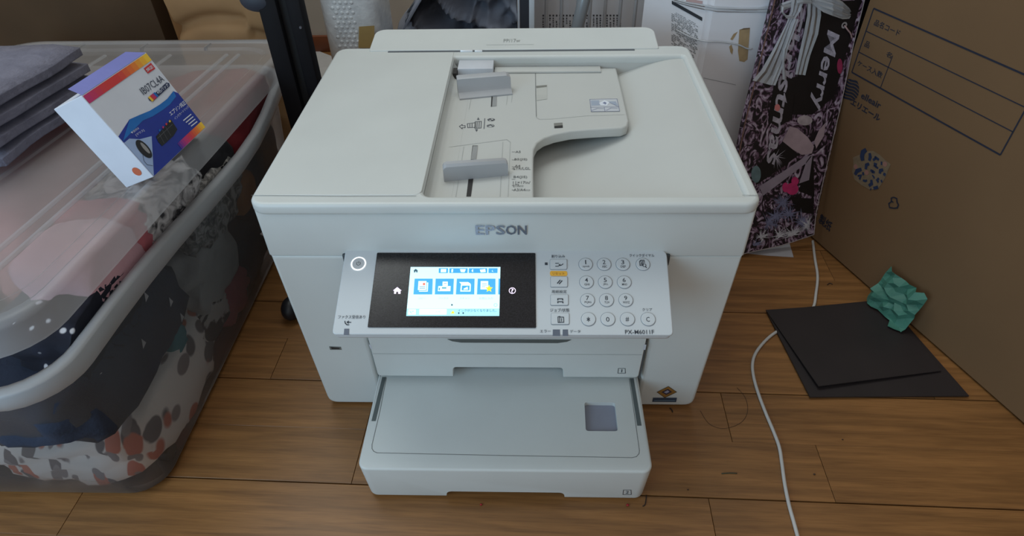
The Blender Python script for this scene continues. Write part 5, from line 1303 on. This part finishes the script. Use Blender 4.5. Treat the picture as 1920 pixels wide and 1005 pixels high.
# ================================================================== FLOOR ITEMS
# dark folded card against the carton
DC = mat('dark_brown_card_sheet', rgb(38, 31, 31), 0.55, 0.15, 12, bump=0.05, bscale=80)
FC = thing('folded_card', 'dark brown folded card sheet on the floor by the brown carton', 'card', (0.5, 0.13, 0))
z0 = zp(0.0045)
k1 = [z0.at(1437, 583), z0.at(1519, 744), z0.at(1677, 743)]; dr = (k1[2] - k1[1]).normalized()
lower_pts = [k1[0], k1[1], k1[1] + dr * 0.215, KP.p + ce * 0.19 + cn * 0.004, KP.p + ce * 0.155 + cn * 0.004]
for p in lower_pts: p.z = 0.0045
poly('leaf', lower_pts[::-1], DC, FC, 0.002, (0, 0, 1))
z1 = zp(0.014)
q0, q1, q2, q3 = V(zp(0.0062).at(1436, 581)), zp(0.011).at(1535, 724), zp(0.009).at(1677, 706), zp(0.0062).at(1640, 567)
d2 = (q2 - q1).normalized(); rt_ = q1 + d2 * 0.185; rt_.z = 0.0075
up_pts = [q0, q1, q2, rt_, KP.p + ce * 0.192 + cn * 0.006 + V((0, 0, 0.0063)), KP.p + ce * 0.168 + cn * 0.006 + V((0, 0, 0.0063)), q3]
bm = bmesh.new(); vs = [bm.verts.new(p) for p in up_pts]; cv = bm.verts.new(sum(up_pts, V()) / len(up_pts))
fs_ = [bm.faces.new((vs[k], vs[(k + 1) % len(vs)], cv)) for k in range(len(vs))]
r_ = bmesh.ops.extrude_face_region(bm, geom=fs_); bmesh.ops.translate(bm, verts=[g for g in r_['geom'] if isinstance(g, bmesh.types.BMVert)], vec=(0, 0, -0.0014))
from_bm('leaf', bm, DC, FC)
# green crumpled paper
gc0 = zp(0.02).at(1668, 575)
def green(u, v):
    s = 0.150 + 0.075 * u; z = 0.010 + 0.062 * v
    o_ = 0.010 + 0.020 * (1 - v) + 0.016 * abs(noise.noise(V((u * 3.1, v * 4.2, 7.0)))) + 0.010 * abs(noise.noise(V((u * 7, v * 6, 1.0))))
    zz = z + 0.010 * noise.noise(V((u * 4, 3.0, v * 2))) - 0.03 * u * (1 - v) * 0.4
    return CA + ce * s + cn * o_ + V((0, 0, max(0.0105, zz)))
gg = grid('crumpled_paper', green, 9, 8, mat('teal_green_paper', rgb(64, 120, 104), 0.6, 0.15, 40), thick=0.0006, smooth=False); tag(gg, 'crumpled teal green paper lying on the dark card', 'paper')
# white cord
cpx = [(1524, 452), (1528, 485), (1533, 518), (1530, 550), (1524, 578), (1500, 600), (1470, 615), (1450, 626), (1432, 642), (1417, 662), (1411, 682), (1413, 706), (1422, 738), (1436, 775), (1450, 808), (1461, 838), (1466, 868), (1471, 905), (1479, 945), (1490, 985), (1502, 1030), (1520, 1100)]
zc = zp(0.0024); cord = tube('electric_cable', [zc.at(*p) for p in cpx], 0.0022, mat('cord_white', rgb(190, 188, 184), 0.5), N=10, smooth_path=5)
tag(cord, 'thin white cord winding over the floor under the dark card', 'cable')
# paper slip under the gift bag
slp = [zp(0.001).at(*p) for p in ((1398, 466), (1478, 448), (1488, 482), (1440, 479), (1396, 474))]
sl_ = poly('paper_slip', slp, mat('slip_white', rgb(170, 168, 172), 0.7), thick=0.0008, n=(0, 0, 1)); tag(sl_, 'white paper slip under the foot of the gift bag', 'paper')
# hairs, threads and crumbs
HAIR = mat('thread_dark', rgb(40, 30, 26), 0.7)
def fthread(label, pix, r_, m):
    o = tube('thread', [zp(r_ + 0.0003).at(*p) for p in pix], r_, m, N=5, smooth_path=4); tag(o, label, 'thread')
circ = [(1397 - 0, 790), (1401, 770), (1395, 745), (1382, 727)] ; circ = [(1382, 727), (1397, 745), (1402, 768), (1394, 788), (1374, 800), (1350, 803), (1328, 793), (1313, 770)]
fthread('thin hair curled in an arc right of the printer', circ, 0.00022, HAIR)
fthread('short black thread by the right corner of the printer', [(1256, 765), (1260, 769), (1261, 773)], 0.0008, HAIR)
fthread('black bent thread at the corner of the extended cassette', [(1212, 928), (1211, 940), (1209, 947), (1205, 949)], 0.0006, HAIR)
fthread('dark green needle on the floor right of the cassette', [(1353, 888), (1368, 887), (1382, 887.5)], 0.0006, mat('needle_green', rgb(44, 62, 48), 0.6))
fthread('small dark curl by the foot of the brown carton', [(1551, 534), (1556, 531), (1561, 533)], 0.0006, HAIR)
CRUMB = mat('crumb_red', rgb(150, 24, 30), 0.6); CRB = mat('crumb_brown', rgb(60, 40, 26), 0.7)
for label, p, r_, m_ in (('red crumb in front of the cassette handle', (902, 946), 0.0013, CRUMB), ('red crumb below the cassette number', (1177, 947), 0.0015, CRUMB), ('brown crumb beside the lower bend of the cord', (1527, 889), 0.0011, CRB),
                         ('tiny brown crumb at the lower right floor', (1290, 918), 0.0008, CRB), ('tiny dark crumb near the right floor joint', (1580, 824), 0.0008, CRB)):
    c_ = zp(r_).at(*p); o = lump('crumb', c_, (r_ * 1.3, r_, r_ * 0.9), m_, int(p[0]), amp=0.3, sub=2, p=2); tag(o, label, 'crumb')
